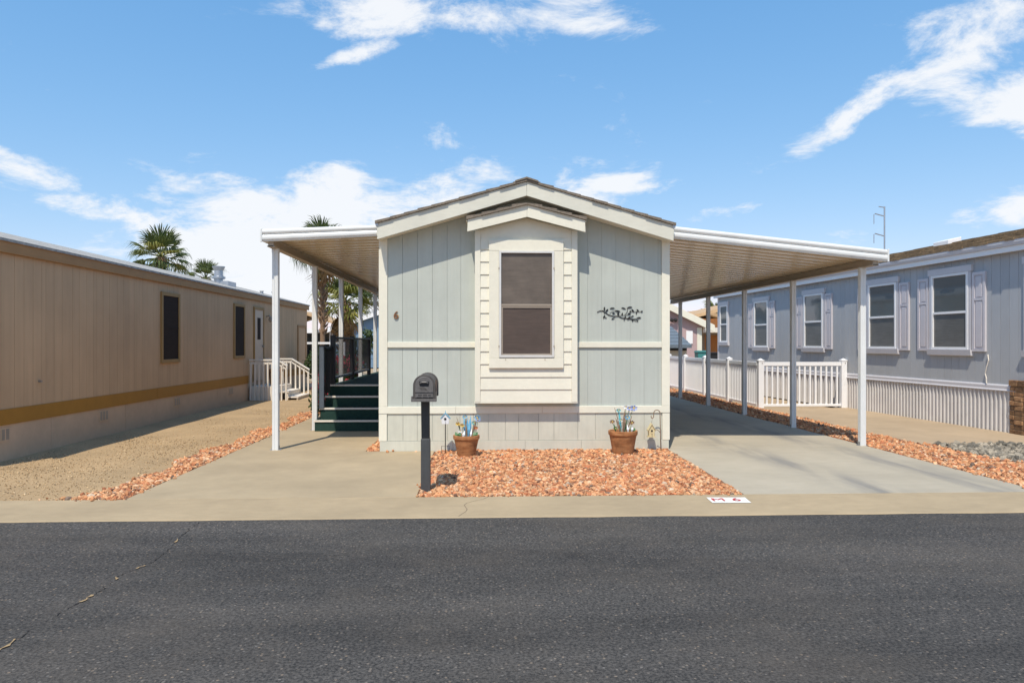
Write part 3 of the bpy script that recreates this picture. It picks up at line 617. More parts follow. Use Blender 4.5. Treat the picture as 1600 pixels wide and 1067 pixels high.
# ================================================================== AWNINGS
def awning(label, xin, xout, zin, zout, zbin, zbout, y0, y1, posts, ptop, beam, cat='awning', group=None):
    sg = 1 if xout > xin else -1
    t = thing('carport_awning', label, cat, ((posts[0][0]), posts[0][1], 0))
    slope = (zout - zin) / (xout - xin)
    # pans
    dz = zbin + .042
    prof = [(.0, .070), (.046, .070), (.056, .0), (.244, .0), (.254, .070), (.3, .070)]
    prof = prof + [(a, b_ + .003) for a, b_ in prof[::-1]]
    xo = xout - sg * .03
    mb = MB(); mb.prism(prof, 'x', 0, 1)
    mb.v = [((xin + sg * .01) + p[0] * (xo - xin - sg * .01), p[1], p[2] + dz + slope * (((xin + sg * .01) + p[0] * (xo - xin - sg * .01)) - xin)) for p in mb.v]
    if sg < 0: mb.f = [f[::-1] for f in mb.f]
    me = mb.mesh('roof_pan', m_pan)
    n = int((y1 - y0) / .3)
    for i in range(n): piece('roof_pan', me, t, (0, y0 + .03 + i * .3005, 0))
    yend = y0 + .03 + n * .3005
    # rolled fascia at the street end, along the side and at the back
    def rolled(hh):
        pr = [(0, 0), (-.018, .004), (-.030, .02)]
        for k in range(7): a = R(-90 + k * 30); pr.append((-.030 - .020 * math.cos(a), hh * .30 + .25 * hh * math.sin(a) * .9))
        pr.append((-.026, hh * .56))
        for k in range(7): a = R(-80 + k * 28); pr.append((-.030 - .022 * math.cos(a), hh * .78 + .19 * hh * math.sin(a)))
        return pr + [(-.02, hh), (0, hh), (.02, hh * .98), (.02, .006)]
    mb = MB(); pr = rolled(1.0); nn = len(pr)
    v = []
    for x, za, zb in ((xin + sg * .003, zbin, zin), (xout, zbout, zout)):
        v += [(x, y0 + p[0], za + p[1] * (zb - za)) for p in pr]
    fs = [(i, (i + 1) % nn, nn + (i + 1) % nn, nn + i) for i in range(nn)]
    if sg < 0: fs = [f[::-1] for f in fs]
    mb.add(v, fs + [tuple(range(nn))[::1 if sg < 0 else -1], tuple(range(nn, 2 * nn))[::-1 if sg < 0 else 1]])
    part('fascia', mb, m_white, t, smooth=False)
    part('side_fascia', MB().prism([(xout - sg * .025, zbout + .035), (xout + sg * .014, zbout + .01), (xout + sg * .020, zbout + .07), (xout + sg * .006, zbout + .09), (xout + sg * .022, zout - .04), (xout + sg * .012, zout - .003), (xout - sg * .025, zout - .003)], 'y', y0 - .036, yend), m_white, t)
    part('end_cap', MB().box(min(xout, xout + sg * .026), max(xout, xout + sg * .026), y0 - .056, y0 - .037, zbout - .004, zout + .004), m_white, t, bevel=.004)
    part('back_fascia', MB().prism([(xin, zbin + .03), (xout, zbout + .03), (xout, zout - .003), (xin, zin - .003)], 'y', yend + .001, yend + .03), m_white, t)
    # wall hanger and beam
    part('wall_hanger', MB().box(min(xin, xin + sg * .035), max(xin, xin + sg * .035), y0 + .03, yend, dz - .022, dz - .003), m_white, t)
    bz0, bz1 = beam; dxp = (posts[-1][0] - posts[0][0]) / (posts[-1][1] - posts[0][1])
    xa, xb = posts[0][0] + dxp * (y0 + .02 - posts[0][1]), posts[0][0] + dxp * (yend - posts[0][1])
    mb = MB()
    for (aw, za, zb) in ((.036, bz0, bz1), (.050, bz0 - .006, bz0 + .010)):
        mb.add([(xa - aw, y0 + .02, za), (xa + aw, y0 + .02, za), (xb + aw, yend, za), (xb - aw, yend, za), (xa - aw, y0 + .02, zb), (xa + aw, y0 + .02, zb), (xb + aw, yend, zb), (xb - aw, yend, zb)],
               [(0, 3, 2, 1), (4, 5, 6, 7), (0, 1, 5, 4), (2, 3, 7, 6), (1, 2, 6, 5), (3, 0, 4, 7)])
    part('beam', mb, m_beam, t)
    # posts: square roll-formed tube with a groove down each face, foot bracket and top bracket
    g = .043; q = []
    for a in range(4):
        ca, sa = math.cos(a * math.pi / 2), math.sin(a * math.pi / 2)
        for (px, py) in ((g, -g + .006), (g, -.010), (g - .006, -.006), (g - .006, .006), (g, .010), (g, g - .006), (g - .006, g)): q.append((px * ca - py * sa, px * sa + py * ca))
    me = MB().prism(q, 'z', 0, ptop + .004).mesh('post', m_white)
    foot = MB().prism([(-.075, .002), (.075, .002), (.075, .013), (.049, .013), (.049, .06), (-.049, .06), (-.049, .013), (-.075, .013)], 'y', -.03, .03).mesh('foot_bracket', m_galv)
    top = MB().box(-.050, .050, -.030, .030, ptop - .06, ptop + .002).mesh('top_bracket', m_white)
    for (px, py) in posts:
        p = piece('post', me, t, (px, py, 0)); 
        for nm, mm_ in (('foot_bracket', foot), ('top_bracket', top)):
            c = bpy.data.objects.new(nm, mm_); C.objects.link(c); c.parent = p
    return t
awning('white metal patio awning on five posts above the green steps', -1.445, -3.02, 3.160, 3.094, 3.004, 2.918, 10.37, 20.9, [(-2.918, 10.64), (-2.90, 13.03), (-2.89, 15.40), (-2.88, 17.78), (-2.87, 20.15)], 2.862, (2.862, 2.958), group=None)
awning('long sloping white metal carport roof on five posts over driveway', 2.695, 5.794, 3.172, 2.858, 2.998, 2.684, 10.37, 20.9, [(5.648, 10.75), (5.605, 13.08), (5.572, 15.45), (5.51, 17.75), (5.45, 20.05)], 2.640, (2.640, 2.738))

# ================================================================== DECK AND STEPS
dk = thing('porch_deck', 'dark green carpeted porch deck with white edged steps and black railing', 'deck', (-2.15, 12.83, 0))
XR = -1.45
for i in range(4):
    y = 12.83 + .27 * i; z = .19 * (i + 1); xl = -2.875 + .035 * i
    part('riser', MB().box(xl + .012, XR, y + .012, y + .035, z - .19 + (.0 if i == 0 else .001), z - .032), m_green, dk)
    yb = y + .30 if i < 3 else y + .05
    part('tread', MB().box(xl, XR, y + .016, yb, z - .030, z - .002), m_green, dk)
    part('nosing', MB().box(xl - .004, XR, y - .006, y + .030, z - .028, z + .004), m_offwhite, dk, bevel=.004)
part('step_side', MB().prism([(12.85, 0), (21, 0), (21, .70), (13.66, .70), (13.64, .545), (13.40, .545), (13.39, .355), (13.13, .355), (13.12, .165), (12.85, .165)], 'x', -2.80, -2.775), m_green, dk)
part('deck_floor', MB().box(-2.775, XR, 13.66, 21.0, .715, .757), m_green, dk)
part('deck_skirt', MB().box(-2.77, XR, 20.96, 20.99, 0, .715), m_green, dk)
part('newel_post', MB().box(-2.845, -2.755, 13.07, 13.16, .38, 1.465), m_newel, dk, bevel=.004)
part('newel_cap', MB().box(-2.855, -2.745, 13.06, 13.17, 1.465, 1.485), m_black, dk, bevel=.003)
posts_y = [13.70, 15.72, 18.05]
for y in posts_y: part('rail_post', MB().box(-2.762, -2.682, y - .045, y + .045, .757, 1.665), m_black, dk, bevel=.004)
part('handrail', MB().box(-2.80, -2.72, 13.16, 13.66, 1.41, 1.452), m_black, dk, bevel=.004)
part('handrail', MB().box(-2.765, -2.675, 13.745, 15.675, 1.60, 1.635), m_black, dk, bevel=.004)
part('handrail', MB().box(-2.765, -2.675, 15.765, 18.005, 1.60, 1.635), m_black, dk, bevel=.004)
for a, b_ in zip(posts_y[:-1], posts_y[1:]):
    part('bottom_rail', MB().box(-2.75, -2.70, a + .045, b_ - .045, .86, .90), m_galv, dk)
    mb = MB(); y = a + .09
    while y < b_ - .08: mb.box(-2.731, -2.719, y, y + .012, .90, 1.60); y += .105
    part('picket_panel', mb, m_black, dk, kind='stuff')
mb = MB(); y = 13.24
while y < 13.6: mb.box(-2.77, -2.75, y, y + .022, .62, 1.41); y += .085
part('picket_panel', mb, m_black, dk, kind='stuff')

# ================================================================== MAILBOX
mx_, my = -.565, 7.60
mail = thing('mailbox', 'weathered black arched mailbox on square grey post by the kerb', 'mailbox', (mx_, my, 0))
part('post', MB().prism([(mx_ - .050, -.05), (mx_ + .047, -.05), (mx_ + .043, .545), (mx_ - .050, .545)], 'y', my - .05, my + .047), m_mailpost, mail, bevel=.006)
part('post_sleeve', MB().prism([(mx_ - .044, .52), (mx_ + .038, .52), (mx_ + .036, .96), (mx_ - .050, .96)], 'y', my - .044, my + .040), m_sleeve, mail, bevel=.006)
zb, ya, yb = .965, 7.345, 7.86; hw, hs = .107, .135     # half width, straight side height
def arch(w_, z0, hs_, n=14): return [(mx_ - w_, z0), (mx_ + w_, z0)] + [(mx_ + w_ * math.cos(math.pi * k / n), z0 + hs_ + w_ * .98 * math.sin(math.pi * k / n)) for k in range(n + 1)]
part('box', MB().prism(arch(hw - .005, zb, hs), 'y', ya + .03, yb - .02), m_mail, mail, bevel=.004)
part('rim', MB().prism(arch(hw + .004, zb, hs), 'y', ya + .006, ya + .05), m_mail, mail, bevel=.006)
part('rear_rim', MB().prism(arch(hw + .006, zb, hs), 'y', yb - .055, yb), m_mail, mail, bevel=.006)
dor = part('door', MB().prism(arch(hw - .018, zb + .012, hs - .010), 'y', ya - .002, ya + .010), m_mailsil, mail, bevel=.005)
part('handle_recess', MB().prism([(mx_ - .052, zb + .178), (mx_ + .052, zb + .178), (mx_ + .046, zb + .128), (mx_ - .044, zb + .128)], 'y', ya - .006, ya + .0), m_maildark, dor, bevel=.004)
part('handle', MB().tube([(mx_ - .040, ya - .012, zb + .160), (mx_ - .02, ya - .020, zb + .168), (mx_ + .02, ya - .020, zb + .168), (mx_ + .040, ya - .012, zb + .160)], .007, 8), m_mailsil, dor)
part('emblem', MB().prism([(mx_ - .050, zb + .112), (mx_ - .01, zb + .122), (mx_ + .022, zb + .104), (mx_ + .026, zb + .088), (mx_ + .004, zb + .096), (mx_ - .03, zb + .094)], 'y', ya - .005, ya + .0), m_mail, dor)
part('crease', MB().box(mx_ - .088, mx_ + .088, ya - .005, ya, zb + .062, zb + .068), m_maildark, dor)
for r_, z in ((.07, .034), (.085, .012)):
    for k in range(14): part('raised_mark', MB().box(mx_ - r_ + k * r_ / 7 + .001, mx_ - r_ + (k + .62) * r_ / 7, ya - .0045, ya + .001, zb + z, zb + z + .012), m_maildark, dor) if (k % 5) else None
part('tray', MB().prism([(mx_ - .128, zb + .028), (mx_ - .112, zb + .028), (mx_ - .112, zb + .002), (mx_ + .112, zb + .002), (mx_ + .112, zb + .028), (mx_ + .122, zb + .028), (mx_ + .122, zb - .025), (mx_ - .128, zb - .025)], 'y', ya - .012, ya + .06), m_mailsil, mail, bevel=.003)
part('base_plate', MB().box(mx_ - .095, mx_ + .095, ya + .06, yb - .03, zb - .022, zb), m_mail, mail, bevel=.004)
part('flag', MB().box(mx_ + hw + .001, mx_ + hw + .008, ya + .08, ya + .12, zb + .09, zb + .19).box(mx_ + hw + .001, mx_ + hw + .008, ya + .08, ya + .20, zb + .07, zb + .09), m_flag, mail)

# ================================================================== POTS, PICKS, BIRDHOUSES
def pot(label, x, y, h, rr, rb, rows):
    t = thing('flower_pot', label, 'pot', (x, y, 0))
    part('pot', MB().lathe([(rb, 0), (rb + (rr - rb) * .36, h * .40), (rb + (rr - rb) * .37, h * .415), (rr * .925, h * .80), (rr * .98, h * .82), (rr, h * .86), (rr, h * .985), (rr * .98, h), (rr * .87, h), (rr * .84, h * .9)], 36, x, y).xf(Matrix.Identity(4)), m_terra, t, smooth=False)
    part('soil', MB().lathe([(rr * .3, h * .90), (rr * .82, h * .905), (rr * .3, h * .93)], 20, x, y), m_soil, t)
    return t
def leafblade(mb, p0, p1, wd, bend=.02):
    p0, p1 = Vector(p0), Vector(p1); d = p1 - p0; s_ = d.cross(Vector((0, 1, 0))).normalized() * wd; n_ = Vector((0, -bend, 0))
    mb.add([p0 - s_ * .3, p0 + s_ * .3, p0 + d * .45 + s_ + n_, p0 + d * .45 - s_ + n_, p1 + n_ * .3], [(0, 1, 2, 3), (3, 2, 4)])
    mb.add([p0 - s_ * .3 + Vector((0, .004, 0)), p0 + s_ * .3 + Vector((0, .004, 0)), p0 + d * .45 + s_ + n_ + Vector((0, .004, 0)), p0 + d * .45 - s_ + n_ + Vector((0, .004, 0)), p1 + n_ * .3], [(3, 2, 1, 0), (4, 2, 3)])
def bloom(mb, c, r, n=7, tilt=0):
    c = Vector(c)
    for k in range(n):
        a = 2 * math.pi * k / n; b_ = a + 2 * math.pi / n * .8
        p = lambda an, rr: c + Vector((math.cos(an) * rr, -.012 - .3 * rr + random.uniform(-.003, .003), math.sin(an) * rr * .75 + tilt * rr))
        mb.add([c, p(a, r * .75), p((a + b_) / 2, r), p(b_, r * .75)], [(0, 1, 2, 3), (3, 2, 1, 0)])
def arrangement(label, x, y, h, items):
    t = thing('flower_picks', label, 'artificial flowers', (x, y, h * .9))
    for kind, dx, dy, tx, tz, mat, sz in items:
        b0 = (x + dx, y + dy, h * .9); tip = (x + tx, y + dy * .6, h + tz)
        if kind == 'blade':
            mb = MB(); leafblade(mb, b0, tip, sz); part('leaf_blade', mb, mat, t)
        elif kind == 'stick':
            mid = ((b0[0] + tip[0]) / 2 + .008, b0[1], (b0[2] + tip[2]) / 2); part('stick', MB().tube([b0, mid, tip], [sz, sz * .9, sz * .4], 6), mat, t)
        else:
            s_ = part('stem', MB().tube([b0, tip], .0035, 5), m_pgreen, t); mb = MB(); bloom(mb, tip, sz); part('petals', mb, mat, t)
            part('flower_eye', MB().lathe([(.001, -.006), (sz * .25, 0), (.001, .006)], 8).xf(Matrix.Translation((tip[0], tip[1] - .03 - sz * .2, tip[2])) @ Matrix.Rotation(R(90), 4, 'X')), m_pyel if mat is not m_pyel else m_pbrown, t)
    return t
px1, py1 = -.200, 9.96
pot('weathered terracotta pot with dark stain beside blue birdhouse', px1, py1, .285, .178, .118, 0)
arrangement('sky blue and yellow metal flower picks in the weathered pot', px1, py1, .285, [
    ('blade', -.01, 0, -.035, .26, m_pblue, .022), ('blade', .03, .02, .06, .27, m_pblue, .024), ('blade', .0, .03, .02, .24, m_pblue, .020), ('blade', .02, -.02, .05, .20, m_pblue, .022),
    ('stick', .0, -.03, -.015, .19, m_stick, .016), ('stick', .05, -.02, .13, .19, m_stick, .014), ('stick', -.07, 0, -.13, .24, m_stick, .007), ('stick', -.02, .02, .0, .22, m_stick, .010),
    ('bloom', -.06, -.03, -.115, .155, m_pyel, .036), ('bloom', -.04, -.04, -.055, .135, m_pyel, .038), ('bloom', .10, -.03, .13, .10, m_pred, .032), ('bloom', .09, 0, .145, .235, m_pblue, .05), ('bloom', .06, .02, .105, .165, m_pteal, .04), ('bloom', .02, .03, -.02, .245, m_pblue, .04),
    ('bloom', -.08, -.05, -.08, .06, m_pwhite, .035), ('bloom', .12, .0, .155, .21, m_plav, .042),
    ('blade', -.11, -.06, -.15, .05, m_pgreen, .03), ('blade', -.10, -.05, -.08, .05, m_pgreen, .03), ('blade', .10, -.04, .155, .045, m_pgreen, .03), ('blade', .12, -.05, .10, .05, m_pgreen, .03), ('blade', -.05, -.08, -.02, .07, m_pwhite, .018), ('blade', .05, -.08, .075, .09, m_pwhite, .014)])
px2, py2 = 1.940, 10.06
pot('clean terracotta pot beside the shepherd hook', px2, py2, .325, .200, .140, 0)
arrangement('periwinkle and teal metal flower picks in the clean pot', px2, py2, .325, [
    ('blade', .0, -.02, .02, .29, m_stick, .024), ('blade', -.03, -.03, -.11, .18, m_stick, .020), ('blade', .0, .0, .035, .24, m_stick, .02), ('stick', .03, -.02, .12, .20, m_stick, .010), ('stick', -.03, .01, -.115, .31, m_stick, .007), ('stick', .02, .03, .10, .30, m_pwhite, .008), ('stick', -.01, .02, -.06, .24, m_pwhite, .009),
    ('bloom', .03, .02, .145, .305, m_plav, .060), ('bloom', .03, .0, .085, .305, m_plav, .045), ('bloom', .02, -.01, .055, .18, m_pblue, .046), ('bloom', -.03, .0, -.065, .275, m_pteal, .038), ('blade', -.03, .0, -.06, .31, m_pteal, .018), ('bloom', .04, .02, .04, .32, m_pwhite, .04), ('bloom', -.02, 0, -.035, .14, m_pwhite, .04),
    ('bloom', -.09, -.04, -.155, .125, m_pbrown, .040), ('bloom', .09, -.03, .115, .11, m_pbrown, .042), ('bloom', -.10, -.04, -.11, .035, m_pgreen, .035), ('blade', -.10, -.02, -.13, .10, m_pgreen, .012), ('blade', .11, -.02, .13, .07, m_pwhite, .016), ('blade', .14, -.02, .16, .04, m_pgreen, .02), ('blade', .06, -.06, .05, .09, m_pwhite, .014)])
def house_shape(x, y, z, w_, h, d, pk): return [(x - w_ * .40, z), (x + w_ * .40, z), (x + w_ * .48, z + h * .6), (x, z + h * .6 + pk), (x - w_ * .48, z + h * .6)]
def birdhouse(t, x, y, z, w_, h, d, pk, mw, mroof, base):
    b = part('body', MB().prism(house_shape(x, y, z, w_, h, d, pk), 'y', y - d / 2, y + d / 2), mw, t, bevel=.002)
    zt = z + h * .6 + pk; ze = z + h * .6 - .015; wx = w_ * .60
    for s_ in (-1, 1): part('roof', MB().prism([(x, zt + .002), (x, zt + .014), (x + s_ * wx, ze + .012), (x + s_ * wx, ze)], 'y', y - d * .65, y + d * .65), mroof, t)
    part('entrance_hole', MB().lathe([(w_ * .15, 0), (w_ * .15, .004)], 14).xf(Matrix.Translation((x, y - d / 2 - .001, z + h * .52)) @ Matrix.Rotation(R(90), 4, 'X')), m_artblack, t)
    part('perch', MB().tube([(x, y - d / 2, z + h * .25), (x, y - d / 2 - .03, z + h * .25)], .004, 6), m_stick, t)
    if base: part('floor', MB().box(x - w_ * .56, x + w_ * .56, y - d * .62, y + d * .62, z - .012, z - .0005), mroof, t)
    return b
bx_, by_ = -.492, 10.16
t = thing('birdhouse_stake', 'small blue roofed white birdhouse on a thin black stake', 'birdhouse', (bx_, by_, 0))
birdhouse(t, bx_, by_, .415, .115, .135, .07, .060, m_pwhite, m_bhblue, False)
part('roof_finial', MB().tube([(bx_, by_, .55), (bx_, by_, .60)], .004, 6), m_bhblue, t)
part('stake', MB().tube([(bx_, by_, -.02), (bx_, by_, .416)], .0065, 8), m_artblack, t)
part('foot_prong', MB().tube([(bx_ - .052, by_, -.02), (bx_ - .052, by_, .11), (bx_ + .052, by_, .11), (bx_ + .052, by_, -.02)], .004, 6), m_artblack, t)
hx, hy = 2.512, 10.30
t = thing('shepherd_hook', 'thin brown metal shepherd hook beside the right corner of sage home', 'hook', (hx, hy, 0))
arc = [(hx - .045 + .045 * math.cos(R(a)), hy, .535 + .045 * math.sin(R(a))) for a in range(0, 181, 20)]
part('rod', MB().tube([(hx + .012, hy, -.02), (hx + .006, hy, .25), (hx, hy, .50)] + arc + [(hx - .092, hy, .48), (hx - .105, hy, .463), (hx - .122, hy, .47), (hx - .128, hy, .50)], .0065, 8), m_stick, t, smooth=True)
part('side_scroll', MB().tube([(hx + .005, hy, .255), (hx - .02, hy, .29), (hx - .045, hy, .305), (hx - .055, hy, .30)], .005, 6), m_stick, t)
t = thing('hanging_birdhouse', 'cream wooden birdhouse hanging from the shepherd hook', 'birdhouse', (hx - .125, hy, .20))
birdhouse(t, hx - .125, hy, .215, .092, .150, .075, .075, m_bhcream, m_bhcream, True)
part('hanger', MB().tube([(hx - .125, hy, .37), (hx - .110, hy, .466)], .0022, 5), m_stick, t)

# ================================================================== TAN NEIGHBOUR (left)
XL, LY0, LY1, LW = -6.2, 8.7, 26.6, 4.2
tan = thing('tan_mobile_home', 'long tan mobile home with gold band and dark narrow windows', 'house', (XL - LW / 2, LY0, 0))
lrx = XL - LW / 2; LP = .265
lw = part('wall', MB().prism([(XL - LW, -.05), (XL - .012, -.05), (XL - .012, 2.80), (lrx, 2.80 + LP * LW / 2 - .05), (XL - LW, 2.80)], 'y', LY0, LY1), m_tanwall, tan)
y = LY0; ws = [.203, .203, .203, .10, .203, .203, .28]
k = 0
cache = {}
while y < LY1 - .02:
    wd = min(ws[k % 7], LY1 - y); key = round(wd, 3)
    if key not in cache: cache[key] = MB().box(-.013, 0, .002, wd - .0035, .66, 2.71).mesh('siding_board', m_tanwall)
    piece('siding_board', cache[key], lw, (XL, y, 0)); y += wd; k += 1
part('gold_band', MB().box(XL - .02, XL + .014, LY0 - .01, 14.4, .455, .660), m_gold, tan, bevel=.004)
part('gold_band', MB().box(XL - .02, XL + .014, 14.403, 19.95, .455, .660), m_gold, tan, bevel=.004)
part('gold_band', MB().box(XL - .02, XL + .014, 22.0, LY1 + .01, .455, .660), m_gold, tan, bevel=.004)
yy = LY0
for i in range(8):
    part('skirting_panel', MB().box(XL - .016, XL - .004, yy + .002, yy + 2.235, -.08, .454), m_tanskirt, tan); yy += 2.24
for a, b_ in ((LY0 - .2, 13.2), (13.203, 17.6), (17.603, LY1 + .1)):
    part('fascia', MB().box(XL + .03, XL + .055, a, b_, 2.690, 2.842), m_brownfas, tan, bevel=.004)
part('soffit', MB().box(XL - .012, XL + .03, LY0 - .2, LY1 + .1, 2.712, 2.726), m_brownfas, tan)
for sg in (-1, 1):
    xe = XL + .075 if sg > 0 else XL - LW - .075
    part('roof', MB().prism([(xe, 2.835), (lrx, 2.835 + LP * (LW / 2 + .075)), (lrx, 2.862 + LP * (LW / 2 + .075)), (xe, 2.872)], 'y', LY0 - .25, LY1 + .15), m_roofgrey, tan)
for a in (9.70, 12.27, 15.20, 18.45):
    v = part('skirt_vent', MB().box(XL - .004, XL + .006, a, a + .30, .24, .42), m_tanskirt, tan)
    for j in range(3): part('louvre', MB().box(XL + .006, XL + .009, a + .03 + j * .09, a + .09 + j * .09, .26, .40), m_bronze, v)
def lwin(y0, y1, z0, z1):
    w_ = part('window', MB().box(XL - .004, XL + .016, y0 + .05, y1 - .05, z0 + .05, z1 - .05), m_dark, tan)
    mb = MB().box(XL - .002, XL + .034, y0, y0 + .07, z0, z1).box(XL - .002, XL + .034, y1 - .07, y1, z0, z1).box(XL - .002, XL + .034, y0 + .07, y1 - .07, z0, z0 + .07).box(XL - .002, XL + .034, y0 + .07, y1 - .07, z1 - .07, z1)
    part('frame', mb, m_lframe, w_, bevel=.003)
    part('meeting_rail', MB().box(XL + .012, XL + .022, y0 + .07, y1 - .07, (z0 + z1) / 2 - .02, (z0 + z1) / 2 + .015), m_dark, w_)
    return w_
lwin(14.56, 15.44, 1.13, 2.52); lwin(18.77, 19.62, 1.13, 2.52)
d = part('door', MB().box(XL - .002, XL + .014, 20.46, 21.26, .48, 2.44), m_door, tan, bevel=.004)
mb = MB().box(XL - .002, XL + .030, 20.39, 20.46, .46, 2.52).box(XL - .002, XL + .030, 21.26, 21.33, .46, 2.52).box(XL - .002, XL + .030, 20.46, 21.26, 2.44, 2.52)
part('frame', mb, m_lframe, d); part('pane', MB().box(XL + .012, XL + .020, 20.72, 21.0, 1.62, 2.22), m_dark, d); part('handle', MB().box(XL + .014, XL + .06, 21.16, 21.20, 1.40, 1.46), m_bronze, d)
part('hinge_side_trim', MB().box(XL + .030, XL + .034, 20.40, 20.43, .5, 2.48), m_gold, d)
part('porch_light', MB().tube([(XL, 21.62, 2.28), (XL + .08, 21.62, 2.32), (XL + .12, 21.62, 2.26)], .02, 8).lathe([(.03, 2.12), (.06, 2.18), (.05, 2.26), (.01, 2.28)], 10, XL + .12, 21.62), m_bronze, tan)
part('utility_door', MB().box(XL - .002, XL + .02, 25.3, 26.3, .55, 2.05), m_tanwall, tan, bevel=.004)
part('utility_door_frame', MB().box(XL - .002, XL + .032, 25.22, 25.30, .5, 2.13).box(XL - .002, XL + .032, 26.3, 26.38, .5, 2.13).box(XL - .002, XL + .032, 25.3, 26.3, 2.05, 2.13), m_brownfas, tan)
def vent(parent, x, y, z, r, h, name='vent_pipe'):
    part(name, MB().lathe([(r, z), (r, z + h * .42), (r * 1.45, z + h * .44), (r * 1.45, z + h * .52), (r * .95, z + h * .56), (r * .95, z + h * .80), (r * 1.4, z + h * .97), (r * 1.4, z + h)], 20, x, y), m_galv, parent)
vent(tan, -7.55, 21.6, 3.10, .125, .62); part('roof_curb', MB().box(-7.75, -7.25, 21.5, 22.2, 3.10, 3.30), m_galv, tan)
vent(tan, -7.2, 26.0, 3.0, .06, .30); vent(tan, -7.0, 23.9, 3.02, .05, .16)
part('spigot', MB().box(XL, XL + .04, 10.62, 10.65, .97, 1.0), m_bronze, tan)

# its side steps with white rails
stp = thing('entry_steps', 'off white entry landing with baluster railing at the tan home door', 'steps', (-5.7, 20.0, 0))
LZ = .36
part('landing', MB().box(XL + .02, -5.45, 20.02, 21.5, LZ - .05, LZ), m_offwhite, stp)
part('landing_side', MB().box(XL + .02, -5.45, 20.0, 20.02, -.09, LZ - .002), m_offwhite, stp)
part('landing_side', MB().box(-5.47, -5.45, 20.02, 21.5, -.09, LZ - .052), m_offwhite, stp)
for i, (x0, x1, z) in enumerate(((-5.448, -5.20, .22), (-5.20, -4.94, .08))):
    part('tread', MB().box(x0, x1 + .02, 20.12, 21.45, z - .035, z), m_offwhite, stp); part('riser', MB().box(x1 - .03, x1, 20.14, 21.43, -.10, z - .035), m_offwhite, stp)
def bal(parent, x, y, z0, z1): part('baluster', MB().box(x - .019, x + .019, y - .019, y + .019, z0, z1), m_offwhite, parent)
for yy, xend in ((19.98, -5.17), (21.47, -4.93)):
    part('top_rail', MB().box(XL + .03, -5.43, yy - .045, yy + .045, 1.045, 1.085), m_offwhite, stp, bevel=.004)
    part('rail_board', MB().box(XL + .03, -5.43, yy - .02, yy + .02, .955, 1.02), m_offwhite, stp)
    for k in range(7): bal(stp, -6.13 + k * .112, yy - .035, -.02 if k < 7 else .1, 1.0)
    sl2 = -.62
    for dz_, hw_ in ((0, .045), (-.10, .02)):
        za = 1.085 + dz_; zb_ = za + sl2 * (xend + 5.43)
        part('sloped_rail', MB().prism([(-5.43, za - .04), (xend, zb_ - .04), (xend, zb_), (-5.43, za)], 'y', yy - hw_, yy + hw_), m_offwhite, stp)
    x = -5.32
    while x < xend + .01: bal(stp, x, yy - .035, -.07, 1.0 + sl2 * (x + 5.43)); x += .12
bench = thing('clay_planter', 'orange clay planter standing on the white entry landing', 'planter', (-5.75, 20.9, LZ))
part('pot', MB().lathe([(.13, LZ), (.18, LZ + .36), (.21, LZ + .37), (.21, LZ + .44), (.17, LZ + .44)], 20, -5.75, 20.9), m_terra, bench)
part('soil', MB().lathe([(.02, LZ + .41), (.175, LZ + .415), (.02, LZ + .42)], 16, -5.75, 20.9), m_soil, bench)

# ================================================================== LAVENDER NEIGHBOUR (right) - local frame: x into the house, y along the wall away from the street
RA = math.atan(.067)
lav = thing('lavender_mobile_home', 'grey lavender mobile home with shuttered windows and ribbed white skirting', 'house', (8.94, 12.09, 0), RA)
def rp(name, mb, mat, parent=lav, **k): return part(name, mb, mat, parent, world=False, **k)
RS0, RS1, RWD, RP = -3.2, 12.87, 4.3, .25
rw = rp('wall', MB().prism([(.016, 0), (RWD, 0), (RWD, 3.05), (RWD / 2, 3.05 + RP * RWD / 2), (.016, 3.05)], 'y', RS0, RS1), m_lav)
me = MB().box(0, .015, .002, .196, .80, 3.06).mesh('siding_board', m_lav)
n = int((RS1 - RS0) / .2)
for i in range(n + 1):
    piece('siding_board', me, rw, (0, RS1 - .2 * (i + 1) + .0, 0), world=False)
rp('corner_board', MB().box(-.014, .10, RS1 - .09, RS1 + .012, .02, 3.05), m_lavtrim)
for a, b_ in ((RS0, .66), (.663, 4.3), (4.303, 8.0), (8.003, RS1)):
    rp('base_band', MB().prism([(.0, .700), (-.040, .700), (-.044, .715), (-.030, .735), (-.030, .790), (-.016, .812), (.0, .812)], 'y', a, b_), m_lavtrim)
# ribbed skirting panels
def ribbed(length):
    mb = MB(); pr = []; y = 0; j = 0
    while y < length - .001:
        pr += [(y, 0.0), (min(length, y + .028), 0.0), (min(length, y + .036), -.034), (min(length, y + .062), -.034), (min(length, y + .070), 0.0)]; y += .0998
    pr.append((length, 0.0)); v = []
    for z in (-.03, .70): v += [(p[1], p[0], z) for p in pr]
    nn = len(pr); return mb.add(v, [(i, nn + i, nn + i + 1, i + 1) for i in range(nn - 1)])
rme = ribbed(.3992).mesh('skirting_panel', m_skirtw)
s_ = RS0
while s_ < RS1 - .39: piece('skirting_panel', rme, lav, (.006, s_, 0), world=False); s_ += .40
